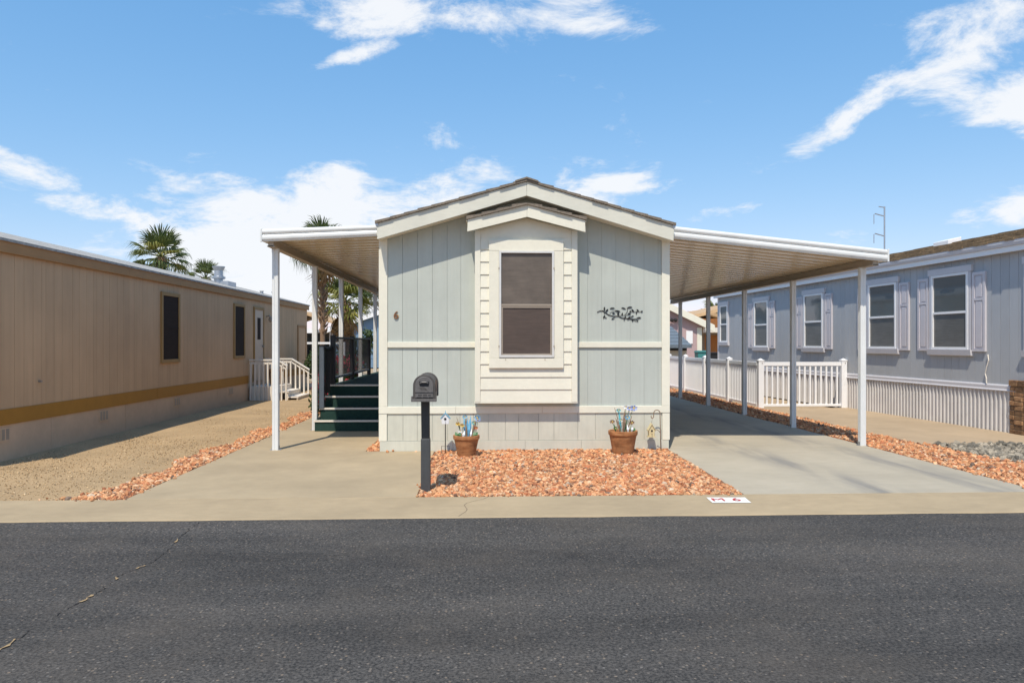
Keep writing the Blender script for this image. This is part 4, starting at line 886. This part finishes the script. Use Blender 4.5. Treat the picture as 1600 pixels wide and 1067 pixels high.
# eave: gutter fascia, white drip board, roof with courses
rp('eave_board', MB().box(-.125, -.100, RS0, RS1 + .10, 3.045, 3.140), m_vinyl)
rp('gutter', MB().prism([(-.100, 3.141), (-.150, 3.141), (-.165, 3.19), (-.165, 3.255), (-.100, 3.255)], 'y', RS0, RS1 + .10), m_lavtrim)
rp('soffit', MB().box(-.100, .016, RS0, RS1 + .08, 3.052, 3.066), m_lavtrim)
rroof = rp('roof', MB().prism([(-.10, 3.20), (RWD / 2, 3.20 + RP * (RWD / 2 + .10)), (RWD + .10, 3.20), (RWD + .10, 3.245), (RWD / 2, 3.245 + RP * (RWD / 2 + .10)), (-.10, 3.245)], 'y', RS0, RS1 + .18), m_shingle)
nC = 8
m_shr = M('brown_shingle', (.23, .155, .085), .95, .5, (9, 7, 14), .7, 60, rnd=.25, stain=.25, stain_scale=3)
for sg in (1, -1):
    for i in range(nC):
        x0 = -.17 + (RWD / 2 + .17) * i / nC; x1 = -.17 + (RWD / 2 + .17) * min(1, (i + 1.12) / nC)
        z0, z1 = 3.25 + RP * (x0 + .10), 3.25 + RP * (x1 + .10)
        a, b_ = (x0, x1) if sg > 0 else (RWD - x0, RWD - x1)
        if sg > 0:                                # broken into staggered tabs so the course edge is uneven
            y = RS0 - random.uniform(0, .6)
            mb = MB()
            while y < RS1 + .15:
                L_ = random.uniform(.22, .42); dd = random.choice((0, .0, .018)); ye = min(y + L_ - .008, RS1 + .18)
                mb.prism([(a - dd, z0 - dd * RP + .001), (b_, z1 + .001), (b_, z1 + .012), (a - dd, z0 - dd * RP + .030 + random.uniform(0, .014))], 'y', max(y, RS0), ye); y += L_
            rp('shingle_course', mb, m_shr, rroof)
        else: rp('shingle_course', MB().prism([(a, z0 + .001), (b_, z1 + .001), (b_, z1 + .012), (a, z0 + .03)], 'y', RS0, RS1 + .18), m_shr, rroof)
for yy in (3.9,):
    v_ = rp('roof_vent', MB().prism([(1.75, 3.25 + RP * 1.85), (2.07, 3.25 + RP * 2.17), (2.07, 3.36 + RP * 2.17), (1.75, 3.36 + RP * 1.85)], 'y', yy, yy + .50), m_vinyl, rroof, bevel=.01)
def rwin(y0, y1, z0, z1, sh=(1, 1), mull=True):
    w_ = rp('window', MB().box(-.010, .012, y0 - .02, y1 + .02, z0 - .02, z1 + .02), m_blind)
    fw = .045
    mb = MB().box(-.045, -.010, y0 - .01, y0 + fw, z0, z1).box(-.045, -.010, y1 - fw, y1 + .01, z0, z1).box(-.045, -.010, y0 + fw, y1 - fw, z0, z0 + fw).box(-.045, -.010, y0 + fw, y1 - fw, z1 - fw, z1)
    rp('frame', mb, m_vinyl, w_, bevel=.003)
    zm = (z0 + z1) / 2 - .02
    rp('meeting_rail', MB().box(-.040, -.012, y0 + fw, y1 - fw, zm - .022, zm + .022), m_vinyl, w_, bevel=.003)
    rp('upper_pane', MB().box(-.022, -.016, y0 + fw, y1 - fw, zm + .022, z1 - fw), m_glass, w_)
    rp('lower_pane', MB().box(-.018, -.012, y0 + fw, y1 - fw, z0 + fw, zm - .022), m_screen_r, w_)
    rp('head_casing', MB().box(-.050, .0, y0 - .10, y1 + .10, z1 + .001, z1 + .12), m_lavtrim, w_, bevel=.004)
    rp('side_casing', MB().box(-.036, .0, y0 - .075, y0 - .011, z0, z1), m_lavtrim, w_); rp('side_casing', MB().box(-.036, .0, y1 + .011, y1 + .075, z0, z1), m_lavtrim, w_)
    rp('sill', MB().prism([(0, z0 - .115), (-.058, z0 - .105), (-.070, z0 - .002), (0, z0 - .001)], 'y', y0 - .10, y1 + .10), m_lavtrim, w_)
    for on, (a, b_) in zip(sh, ((y0 - .42, y0 - .105), (y1 + .105, y1 + .42))):
        if not on: continue
        s2 = rp('shutter', MB().box(-.022, .0, a, b_, z0 - .03, z1 - .03), m_shut, w_, bevel=.003)
        for za, zb2 in ((z0 + .05, z0 + .86), (z0 + .94, z1 - .11)):
            mb = MB().box(-.040, -.022, a, a + .075, za - .07, zb2 + .07)
            for (p0, p1) in ((za, zb2),):
                mm2 = MB().prism([(a + .085, p0), (b_ - .085, p0), (b_ - .085, p1), (a + .085, p1)], 'x', -.034, -.0225)
                rp('raised_panel', mm2, m_shut, s2, bevel=.008)
        mb = MB().box(-.038, -.0225, a, a + .055, z0 - .03, z1 - .03).box(-.038, -.0225, b_ - .055, b_, z0 - .03, z1 - .03)
        for (p0, p1) in ((z0 - .03, z0 + .02), (z0 + .88, z0 + .925), (z1 - .085, z1 - .03)): mb.box(-.038, -.0225, a + .055, b_ - .055, p0, p1)
        rp('stile', mb, m_shut, s2)
    return w_
m_screen_r = M('grey_insect_screen', (.155, .155, .15), .30, .18, (3, 3, 55), spec=.6, stain=.15, stain_scale=2)
rwin(1.00, 1.98, 1.40, 2.82); rwin(3.10, 4.08, 1.40, 2.80); rwin(6.03, 6.95, 1.40, 2.77); rwin(9.06, 9.96, 1.40, 2.76); rwin(12.0, 12.62, 1.55, 2.78, (0, 0)); rwin(-1.55, -.35, 1.40, 2.82, (0, 0))
rp('cable', MB().tube([(-.02, .53, 1.32), (-.03, .50, 1.22), (-.035, .54, 1.10), (-.03, .58, .98), (-.03, .55, .90), (-.03, .55, .81)], .010, 6), m_offwhite)

# brick pillar
pil = thing('brick_pillar', 'short rustic red brick pillar against the ribbed skirting', 'pillar', (9.06, 11.88, 0))
part('mortar_core', MB().box(8.905, 9.295, 11.715, 12.085, 0, .80), m_mortar, pil)
bm_l = MB().box(0, .195, 0, .09, 0, .068).mesh('brick', m_brick); bm_s = MB().box(0, .09, 0, .195, 0, .068).mesh('brick', m_brick)
for c in range(10):
    z = .006 + c * .079
    e = .0 if c % 2 else .05
    xs_ = ((8.895, 8.895 + .205, ) if c % 2 else (8.895 + .0, 8.895 + .205))
    for x in xs_:
        piece('brick', bm_l, pil, (x + random.uniform(-.006, .006), 11.705 + random.uniform(-.012, .004), z), rot=(0, random.uniform(-.02, .02), random.uniform(-.03, .03)), bevel=.006)
    for y in (11.80, 11.995 - .0):
        piece('brick', bm_s, pil, (8.892 + random.uniform(-.012, .004), y - (.0 if c % 2 else .0), z), rot=(0, 0, random.uniform(-.02, .02)), scale=(1, .93 if y < 11.9 else .5, 1), bevel=.006)
bm_t = MB().box(0, .062, 0, .20, 0, .10).mesh('brick', m_brick)
for i in range(6): piece('brick', bm_t, pil, (8.875 + i * .0725, 11.69, .80), bevel=.008)
for i in range(6): piece('brick', bm_t, pil, (8.875 + i * .0725, 11.90, .80), bevel=.008)

# ================================================================== WHITE FENCE AND GATE
def fpost_mesh():
    return MB().box(-.063, .063, -.063, .063, -.02, 1.10).mesh('fence_post', m_vinyl), MB().box(-.072, .072, -.072, .072, 1.10, 1.125).add([(-.06, -.06, 1.125), (.06, -.06, 1.125), (.06, .06, 1.125), (-.06, .06, 1.125), (0, 0, 1.165)], [(0, 1, 4), (1, 2, 4), (2, 3, 4), (3, 0, 4)]).mesh('post_cap', m_vinyl)
fpm, fcm = fpost_mesh()
balm = MB().box(-.019, .019, -.019, .019, .09, .985).mesh('baluster', m_vinyl)
def fpost(parent, x, y):
    p = piece('fence_post', fpm, parent, (x, y, 0)); c = bpy.data.objects.new('post_cap', fcm); C.objects.link(c); c.parent = p
    b_ = bpy.data.objects.new('bracket_bolt', MB().lathe([(.012, 0), (.012, .006)], 8).xf(Matrix.Translation((.02, -.064, 1.05)) @ Matrix.Rotation(R(90), 4, 'X')).mesh('bracket_bolt', m_bronze)); C.objects.link(b_); b_.parent = p
gate = thing('gate_panel', 'white vinyl baluster gate panel across the neighbouring driveway', 'fence', (7.55, 17.08, 0))
gx0, gx1, gy_ = 6.54, 8.52, 17.08
fpost(gate, gx0, gy_); fpost(gate, gx1, gy_)
part('top_rail', MB().box(gx0 + .063, gx1 - .063, gy_ - .03, gy_ + .03, .985, 1.075), m_vinyl, gate, bevel=.006)
part('bottom_rail', MB().box(gx0 + .063, gx1 - .063, gy_ - .03, gy_ + .03, .035, .09), m_vinyl, gate, bevel=.006)
n = 14
for i in range(n): piece('baluster', balm, gate, (gx0 + .15 + i * (gx1 - gx0 - .30) / (n - 1), gy_, 0))
fen = thing('picket_fence', 'white vinyl baluster fence running back along red stone strip', 'fence', (6.52, 18, 0))
fy = [17.08 + 2.07 * k for k in range(6)]
for y in fy[1:]: fpost(fen, 6.50, y)
for a, b_ in zip(fy[:-1], fy[1:]):
    part('top_rail', MB().box(6.47, 6.53, a + .063, b_ - .063, .985, 1.075), m_vinyl, fen, bevel=.006); part('bottom_rail', MB().box(6.47, 6.53, a + .063, b_ - .063, .035, .09), m_vinyl, fen)
    for i in range(16): piece('baluster', balm, fen, (6.50, a + .13 + i * (b_ - a - .26) / 15, 0))
fb = thing('rear_fence', 'white vinyl fence crossing behind the far end of carport', 'fence', (5.3, fy[-1], 0))
for x in (3.55, 4.9): fpost(fb, x, fy[-1])
for a, b_ in ((3.55, 4.9), (4.9, 6.50)):
    part('top_rail', MB().box(a + .063, b_ - .063, fy[-1] - .03, fy[-1] + .03, .985, 1.075), m_vinyl, fb); part('bottom_rail', MB().box(a + .063, b_ - .063, fy[-1] - .03, fy[-1] + .03, .035, .09), m_vinyl, fb)
    for i in range(10): piece('baluster', balm, fb, (a + .16 + i * (b_ - a - .32) / 9, fy[-1], 0))

# ================================================================== THINGS BEHIND
def XZ(u, v, Y): return PY(u, v, Y)
# blue gabled home far behind the left awning
YBH = 46
bh = thing('blue_house', 'blue gabled house with white rake trim beyond the porch railing', 'house', (-5.4, YBH, 0))
e0 = XZ(515, 517, YBH); pk_ = (-4.6, e0[1] + (-4.6 - e0[0]) * .345)
part('wall', MB().prism([(e0[0] + .1, 0), (.6, 0), (.6, e0[1]), pk_, (e0[0] + .1, e0[1])], 'y', YBH, YBH + 14), m_blueh, bh)
part('rake_board', MB().prism([(e0[0] - .1, e0[1] - .12), (pk_[0], pk_[1] - .08), (pk_[0], pk_[1] + .2), (e0[0] - .1, e0[1] + .16)], 'y', YBH - .4, YBH - .3), m_vinyl, bh)
part('rake_board', MB().prism([(.8, e0[1] - .12), (pk_[0], pk_[1] - .08), (pk_[0], pk_[1] + .2), (.8, e0[1] + .16)], 'y', YBH - .4, YBH - .3), m_vinyl, bh)
part('roof', MB().prism([(e0[0] - .1, e0[1] + .06), (pk_[0], pk_[1] + .10), (.8, e0[1] + .06), (.8, e0[1] + .2), (pk_[0], pk_[1] + .24), (e0[0] - .1, e0[1] + .2)], 'y', YBH - .3, YBH + 14.3), m_slate, bh)
part('corner_trim', MB().box(e0[0] + .0, e0[0] + .28, YBH - .05, YBH + .1, 0, e0[1]), m_vinyl, bh)
cpo = thing('side_carport', 'flat white edged carport beside the blue gabled house', 'carport', (-12.5, YBH - 2, 0))
part('roof', MB().box(-16, e0[0] - .12, YBH - 4, YBH + 6, 2.16, 2.30), m_offwhite, cpo); part('fascia', MB().box(-16, e0[0] - .12, YBH - 4.06, YBH - 4.001, 2.08, 2.34), m_vinyl, cpo)
part('rear_wall', MB().box(-16, e0[0] - .12, YBH + 5, YBH + 5.2, 0, 2.16), m_slate, cpo)
for x in (-15.5, -13.0, -10.6): part('post', MB().box(x - .06, x + .06, YBH - 3.9, YBH - 3.78, 0, 2.16), m_offwhite, cpo)
tr_ = thing('tan_roofed_house', 'low house with tan tiled roof behind the leaning palm', 'house', (-14, 62, 0))
part('wall', MB().box(-20, -10.5, 62, 72, 0, 2.5), m_beige, tr_)
part('roof', MB().prism([(-20.6, 2.4), (-15.3, 4.1), (-10, 2.4), (-10, 2.55), (-15.3, 4.3), (-20.6, 2.55)], 'y', 61.4, 72.5), m_tile, tr_)
lat = thing('lattice_panel', 'white diagonal lattice screen beyond the tan home', 'lattice', (-7.0, 29, 0))
mbL = MB()
for k in range(14):
    x = -7.7 + k * .12
    for s_ in (-1, 1): mbL.add([(x, 29 + s_ * .006, .8), (x + .035, 29 + s_ * .006, .8), (x + .035 + s_ * .7, 29 + s_ * .006, 1.5), (x + s_ * .7, 29 + s_ * .006, 1.5)], [(0, 1, 2, 3), (3, 2, 1, 0)])
part('lattice_strips', mbL, m_vinyl, lat, kind='stuff'); part('frame', MB().box(-8.4, -5.3, 28.97, 29.03, 1.48, 1.56).box(-8.4, -5.3, 28.97, 29.03, .74, .81).box(-8.4, -8.32, 28.97, 29.03, 0, .74).box(-5.38, -5.3, 28.97, 29.03, 0, 1.48), m_vinyl, lat)

# mauve house and neighbours behind the right carport
YM = 40
mv = thing('mauve_house', 'mauve house with cream sloping rake beyond the carport', 'house', (10, YM, 0))
mr = XZ(1097, 509, YM); mpk = XZ(1040, 476, YM)
part('wall', MB().prism([(3.0, 0), (mr[0] - .1, 0), (mr[0] - .1, mr[1]), (mpk[0], mpk[1] - .1), (3.0, 2.6)], 'y', YM, YM + 10), m_pinkh, mv)
part('rake_board', MB().prism([(mr[0] + .6, mr[1] - .35), (mpk[0], mpk[1] - .25), (mpk[0], mpk[1] + .1), (mr[0] + .6, mr[1] + .02)], 'y', YM - .35, YM - .25), m_cream, mv)
part('rake_board', MB().prism([(2.6, 2.30), (mpk[0], mpk[1] - .25), (mpk[0], mpk[1] + .1), (2.6, 2.62)], 'y', YM - .35, YM - .25), m_cream, mv)
part('roof', MB().prism([(mr[0] + .6, mr[1] - .1), (mpk[0], mpk[1]), (2.6, 2.5), (2.6, 2.64), (mpk[0], mpk[1] + .14), (mr[0] + .6, mr[1] + .05)], 'y', YM - .25, YM + 10.3), m_offwhite, mv)
part('corner_trim', MB().box(mr[0] - .28, mr[0] - .02, YM - .04, YM + .1, 0, mr[1] - .1), m_cream, mv)
wv = XZ(1082, 517, YM); wv2 = XZ(1072, 537, YM)
part('window', MB().box(wv2[0], wv[0], YM - .05, YM + .02, wv2[1], wv[1]), m_vinyl, mv)
for u in (1052, 1058): 
    q = XZ(u, 497, YM - .5); part('satellite_dish', MB().lathe([(.05, q[1] - .2), (.12, q[1] - .1), (.04, q[1])], 10, q[0], YM - .2), m_black, mv)  # small dark satellite dish, built as two turned pieces
sh = thing('grey_shed', 'low slate blue roofed shed in front of mauve house', 'shed', (8, 33, 0))
a0, a1 = XZ(1040, 540, 33), XZ(1073, 517, 33)
part('wall', MB().box(5.2, a1[0], 33, 36, 0, 1.45), m_beige, sh); part('roof', MB().prism([(32.6, 1.40), (36.3, 2.35), (36.3, 2.27), (32.6, 1.30)], 'x', 5.0, a1[0] + .12), m_slate, sh)
for j in range(6):
    yy = 32.62 + j * .6; part('roof_course', MB().prism([(yy, 1.405 + (yy - 32.6) * .2568), (yy + .62, 1.405 + (yy + .62 - 32.6) * .2568), (yy + .62, 1.412 + (yy + .62 - 32.6) * .2568), (yy, 1.44 + (yy - 32.6) * .2568)], 'x', 5.0, a1[0] + .12), m_slate, sh)
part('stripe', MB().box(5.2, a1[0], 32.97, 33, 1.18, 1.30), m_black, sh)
an = thing('orange_wood_house', 'house with orange timber door panel under a pale porch roof', 'house', (13.2, 43, 0))
o0, o1 = XZ(1097, 520, 42), XZ(1122, 520, 42)
part('panel', MB().box(o0[0] + .3, o1[0] + 2.5, 44, 44.2, 0, 2.1), m_orange, an); part('jamb', MB().box(o1[0] - .5, o1[0] - .2, 43.9, 43.99, 0, 2.1), m_bronze, an)
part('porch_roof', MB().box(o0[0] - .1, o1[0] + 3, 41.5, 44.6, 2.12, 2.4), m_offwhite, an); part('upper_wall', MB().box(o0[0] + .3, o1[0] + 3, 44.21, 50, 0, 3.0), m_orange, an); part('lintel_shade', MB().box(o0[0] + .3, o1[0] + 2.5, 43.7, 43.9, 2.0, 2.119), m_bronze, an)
part('roof', MB().prism([(o0[0] - .4, 2.9), (o0[0] + 3.5, 3.9), (o0[0] + 8, 2.9), (o0[0] + 8, 3.1), (o0[0] + 3.5, 4.1), (o0[0] - .4, 3.1)], 'y', 43.5, 51), m_tile, an)
th2 = thing('tiled_roof_house', 'distant house with broad tan tiled gable roof behind carport', 'house', (14, 58, 0))
q0, q1, qp = XZ(1058, 497, 58), XZ(1128, 508, 58), XZ(1094, 490, 58)
part('wall', MB().prism([(q0[0] + .5, 0), (q1[0] + 1, 0), (q1[0] + 1, q1[1] - .1), (qp[0], qp[1] - .3), (q0[0] + .5, q0[1] - .5)], 'y', 58, 68), m_beige, th2)
part('roof', MB().prism([(q0[0] - 1, q0[1] - .35), (qp[0], qp[1]), (q1[0] + 2, q1[1] - .2), (q1[0] + 2, q1[1] + .05), (qp[0], qp[1] + .3), (q0[0] - 1, q0[1] - .1)], 'y', 57, 68.5), m_tile, th2)
for i, (u, Yb, hh, mt, nm) in enumerate(((1097, 36, 1.15, m_teal, 'teal wheeled bin in front of orange timber panel'), (1113, 38, 1.05, m_black, 'black wheeled bin beside the teal bin'))):
    x, _ = XZ(u, 550, Yb); t = thing('wheeled_bin', nm, 'bin', (x, Yb, 0))
    part('body', MB().prism([(x - .24, .08), (x + .24, .08), (x + .30, hh - .1), (x - .30, hh - .1)], 'y', Yb - .3, Yb + .3), mt, t, bevel=.02); part('lid', MB().prism([(x - .32, hh - .1), (x + .32, hh - .1), (x + .28, hh), (x - .28, hh)], 'y', Yb - .34, Yb + .34), mt, t, bevel=.02)
    for s_ in (-.2, .2): part('wheel', MB().lathe([(.08, -.03), (.10, -.02), (.10, .02), (.08, .03)], 14).xf(Matrix.Translation((x + s_, Yb + .28, .10)) @ Matrix.Rotation(R(90), 4, 'Y')), m_black, t)
# television aerial
ant = thing('antenna_mast', 'tall thin metal aerial mast with two folded arms behind the carport', 'antenna', (14.2, 26, 0))
ax_, az = XZ(1382, 323, 26); 
part('mast', MB().tube([(ax_, 26, 0), (ax_, 26, az)], .028, 8), m_galv, ant); 
ant.location = (0, 0, 0); WM[ant.as_pointer()] = Matrix.Identity(4); bpy.data.objects['mast'].location = (0, 0, 0)
for me_v in (bpy.data.objects['mast'].data.vertices,):
    for q in me_v: q.co += Vector((14.2, 26, 0))
for v0, v1, v2 in ((338, 334, 350), (369, 365, 380)):
    p0 = XZ(1382, v0, 26); p1 = XZ(1367, v1, 26); p2 = XZ(1365.5, v1 + 1, 26); p3 = XZ(1365.5, v2, 26)
    part('arm', MB().tube([(p0[0], 26, p0[1]), (p1[0], 26, p1[1])], .020, 6), m_galv, ant); part('element', MB().tube([(p2[0], 26, p2[1]), (p3[0], 26, p3[1])], .014, 6), m_galv, ant)
p0 = XZ(1373, 324, 26); part('arm', MB().tube([(ax_, 26, az - .03), (p0[0], 26, az)], .018, 6), m_galv, ant)

# ================================================================== PLANTS
def frond_mesh(name, mat, n=20, ln=1.0, droop=.35, span=150):
    mb = MB(); pts = []
    for k in range(6): t_ = k / 5; pts.append((t_ * .75, 0, -.10 * t_ * t_))
    mb.tube(pts, [.028, .025, .022, .02, .018, .016], 5)
    c = Vector(pts[-1])
    for k in range(n):
        a = R(-span / 2 + span * k / (n - 1) + random.uniform(-3, 3)); l = ln * (.62 + .32 * math.cos(a)) * random.uniform(.85, 1.1)
        d = Vector((math.cos(a), math.sin(a), 0)); s_ = Vector((-d.y, d.x, 0)); zf = .05 * (1 if k % 2 else -1)
        p1 = c + d * l * .5 + Vector((0, 0, .03 - droop * .12)); p2 = c + d * l * .82 + Vector((0, 0, -droop * l * .30)); p3 = c + d * l * (.95 - droop * .1) + Vector((0, 0, -droop * l * (.75 + random.uniform(0, .6))))
        w_ = l * .036
        mb.add([c - s_ * .008, c + s_ * .008, p1 + s_ * w_ + Vector((0, 0, zf * .4)), p1 - s_ * w_ - Vector((0, 0, zf * .4)), p2 + s_ * w_ * .6, p2 - s_ * w_ * .6, p3], [(0, 1, 2, 3), (3, 2, 4, 5), (5, 4, 6)])
    return mb.mesh(name, mat)
F_G = [frond_mesh('frond', m_frond, droop=d_) for d_ in (.25, .5, .8)]; F_Y = [frond_mesh('frond', m_frondy, droop=d_) for d_ in (.4, .7)]; F_D = [frond_mesh('frond', m_frondd, n=12, droop=1.0, span=90)]
def palm(label, x, y, hz_, rad, nf, trunk_r, yellow=0.0, dead=6, lean=0):
    t = thing('palm_tree', label, 'palm tree', (x, y, 0))
    pts = [(x + lean * (k / 8) ** 2, y, hz_ * k / 8) for k in range(9)]
    part('trunk', MB().tube(pts, [trunk_r * (1.25 - .35 * k / 8) for k in range(9)], 10), m_trunk, t, smooth=True)
    top = Vector(pts[-1])
    mb = MB()                                     # stubs of old leaf bases
    for k in range(120):
        f_ = random.uniform(.35, 1.0); a = random.uniform(0, 6.28); rr = trunk_r * (1.25 - .35 * f_); c = Vector((x + lean * f_ * f_, y, hz_ * f_)); d = Vector((math.cos(a), math.sin(a), 0))
        mb.tube([c + d * rr * .8, c + d * (rr + .09) + Vector((0, 0, .10)), c + d * (rr + .13) + Vector((0, 0, .20))], [.045, .035, .012], 4)
    part('leaf_bases', mb, m_trunk, t, kind='stuff')
    for k in range(nf + dead):
        az_ = k * 2.39996 + random.uniform(-.2, .2)
        if k < nf: f_ = (k + .5) / nf; el_ = R(82 - 112 * f_ + random.uniform(-8, 8)); me = random.choice(F_Y) if random.random() < yellow * (.3 + f_) else F_G[min(2, int(f_ * 3))]
        else: el_ = R(random.uniform(-78, -55)); me = F_D[0]
        s_ = rad / 1.6 * random.uniform(.85, 1.1)
        o = piece('frond', me, t, top, rot=Euler((random.uniform(-.5, .5), -el_, az_), 'XYZ'), scale=(s_, s_, s_))
    return t
x, z = XZ(252, 402, 42); palm('bushy fan palm rising behind the roof of tan home', x, 42, z, 1.75, 32, .22, .30, 12)
x, z = XZ(321, 436, 46); palm('small palm top peeking over tan roof beside vent pipe', x, 46, z, 1.25, 22, .2, .1, 4)
x, z = XZ(504, 389, 30); palm('tall fan palm with shaggy trunk beyond the left awning', x, 30, z, 1.35, 30, .085, .1, 8)
x, z = XZ(538, 474, 34); palm('short yellowish fan palm with brown skirt before blue house', x, 34, z, 1.5, 34, .20, .9, 18)
x, z = XZ(1117, 492, 70); palm('distant palm between tiled roof house and lavender home', x, 70, z, 1.7, 24, .22, .1, 6)

def foliage(mb, c, rad, n, size, shell=.5):
    for _ in range(n):
        d = Vector((random.gauss(0, 1), random.gauss(0, 1), random.gauss(0, 1))).normalized(); r_ = (shell + (1 - shell) * random.random()) ** .6 * random.uniform(.75, 1.1)
        p = Vector((c[0] + d.x * rad[0] * r_, c[1] + d.y * rad[1] * r_, c[2] + d.z * rad[2] * r_))
        a = Vector((random.gauss(0, 1), random.gauss(0, 1), random.gauss(0, .7))).normalized(); b_ = a.cross(Vector((random.gauss(0, 1), random.gauss(0, 1), random.gauss(0, 1)))).normalized()
        s_ = size * random.uniform(.6, 1.3); mb.add([p - a * s_, p + b_ * s_ * .45, p + a * s_, p - b_ * s_ * .45], [(0, 1, 2, 3)])
def shrub(label, x, y, w_, d_, h, n, size, mat, blooms=0, bm=None, cat='shrub'):
    t = thing('shrub', label, cat, (x, y, 0))
    for k in range(6):
        a = random.uniform(0, 6.28); part('stem', MB().tube([(x, y, 0), (x + math.cos(a) * w_ * .25, y + math.sin(a) * d_ * .25, h * .4), (x + math.cos(a) * w_ * .5, y + math.sin(a) * d_ * .5, h * .8)], [.02, .014, .006], 5), m_bark, t)
    mb = MB()
    for k in range(7): foliage(mb, (x + random.uniform(-.45, .45) * w_, y + random.uniform(-.45, .45) * d_, h * random.uniform(.35, .75)), (w_ * .42, d_ * .42, h * .34), n // 7, size, .2)
    part('foliage', mb, mat, t)
    if blooms:
        mb = MB()
        for k in range(blooms // 12): foliage(mb, (x + random.uniform(-.7, .7) * w_, y + random.uniform(-.7, .7) * d_, h * random.uniform(.3, .95)), (.10, .10, .08), 12, size * .8, .2)
        part('blossom', mb, bm, t)
shrub('red flowering shrub beside the near end of black railing', -3.2, 15.3, .28, .9, .95, 1400, .045, m_leaf, 420, m_flower)
shrub('dense red flowering shrub behind the second awning post', -3.35, 18.6, .40, 1.3, 1.25, 2200, .05, m_leaf, 600, m_flower)
shrub('dark leafy bush at the far corner of tan home', -5.3, 24.5, .7, .9, 1.35, 2400, .06, m_leaf)
shrub('dark hedge bush behind the porch deck', -4.2, 23.0, .6, .8, 1.2, 2000, .06, m_leaf, 200, m_flower)
shrub('pink flowered bush at the far end of porch deck', -2.3, 22.4, .7, .6, 1.5, 2200, .055, m_leafg, 420, m_flower)
shrub('small green weed clump at carport house corner', 2.95, 21.6, .22, .25, .55, 500, .05, m_leaf)
shrub('low dark bush at the back of carport slab', 3.6, 25.0, .5, .5, .6, 900, .05, m_leaf)
for (u, hh) in ((548, 2.4), (575, 2.2)):
    x, _ = XZ(u, 540, 38); shrub('upright leafy sapling before the blue wall by short palm' if u < 560 else 'rounded leafy sapling before the blue wall by home corner', x, 38, .5, .5, hh, 900, .10, m_leaf)
def tree(label, x, y, h, cr, n, mat, leaf):
    t = thing('tree', label, 'tree', (x, y, 0)); mb = MB(); fo = MB()
    mb.tube([(x, y, 0), (x + .1, y, h * .25), (x, y + .1, h * .5)], [.20, .16, .12], 8)
    part('trunk', mb, m_bark, t); mb = MB()
    for k in range(16):
        a = k * 2.4; e = Vector((math.cos(a) * cr * random.uniform(.5, 1), math.sin(a) * cr * random.uniform(.5, 1), h * random.uniform(.15, .5))); s0 = Vector((x, y, h * random.uniform(.35, .5)))
        m_ = s0 + e * .5 + Vector((random.uniform(-.3, .3), random.uniform(-.3, .3), random.uniform(-.1, .4))); mb.tube([s0, m_, s0 + e], [.06, .035, .010], 5)
        for j in range(4):
            q = s0 + e * random.uniform(.4, 1); d = Vector((random.gauss(0, .5), random.gauss(0, .5), random.gauss(.1, .4))); mb.tube([q, q + d * .5, q + d], [.018, .012, .004], 4); foliage(fo, q + d, (.35, .35, .28), n // 64, leaf, .1)
        foliage(fo, s0 + e, (.45, .45, .35), n // 32, leaf, .1)
    part('limbs', mb, m_bark, t); part('crown', fo, mat, t)
x, _ = XZ(582, 500, 52); tree('thin twiggy tree rising behind the blue house roof', x, 62, 7.4, 3.0, 2200, m_leafg, .10)
x, _ = XZ(1130, 500, 80); tree('far round green tree behind the lavender home', 26, 85, 5.0, 2.4, 3000, m_leaf, .16)
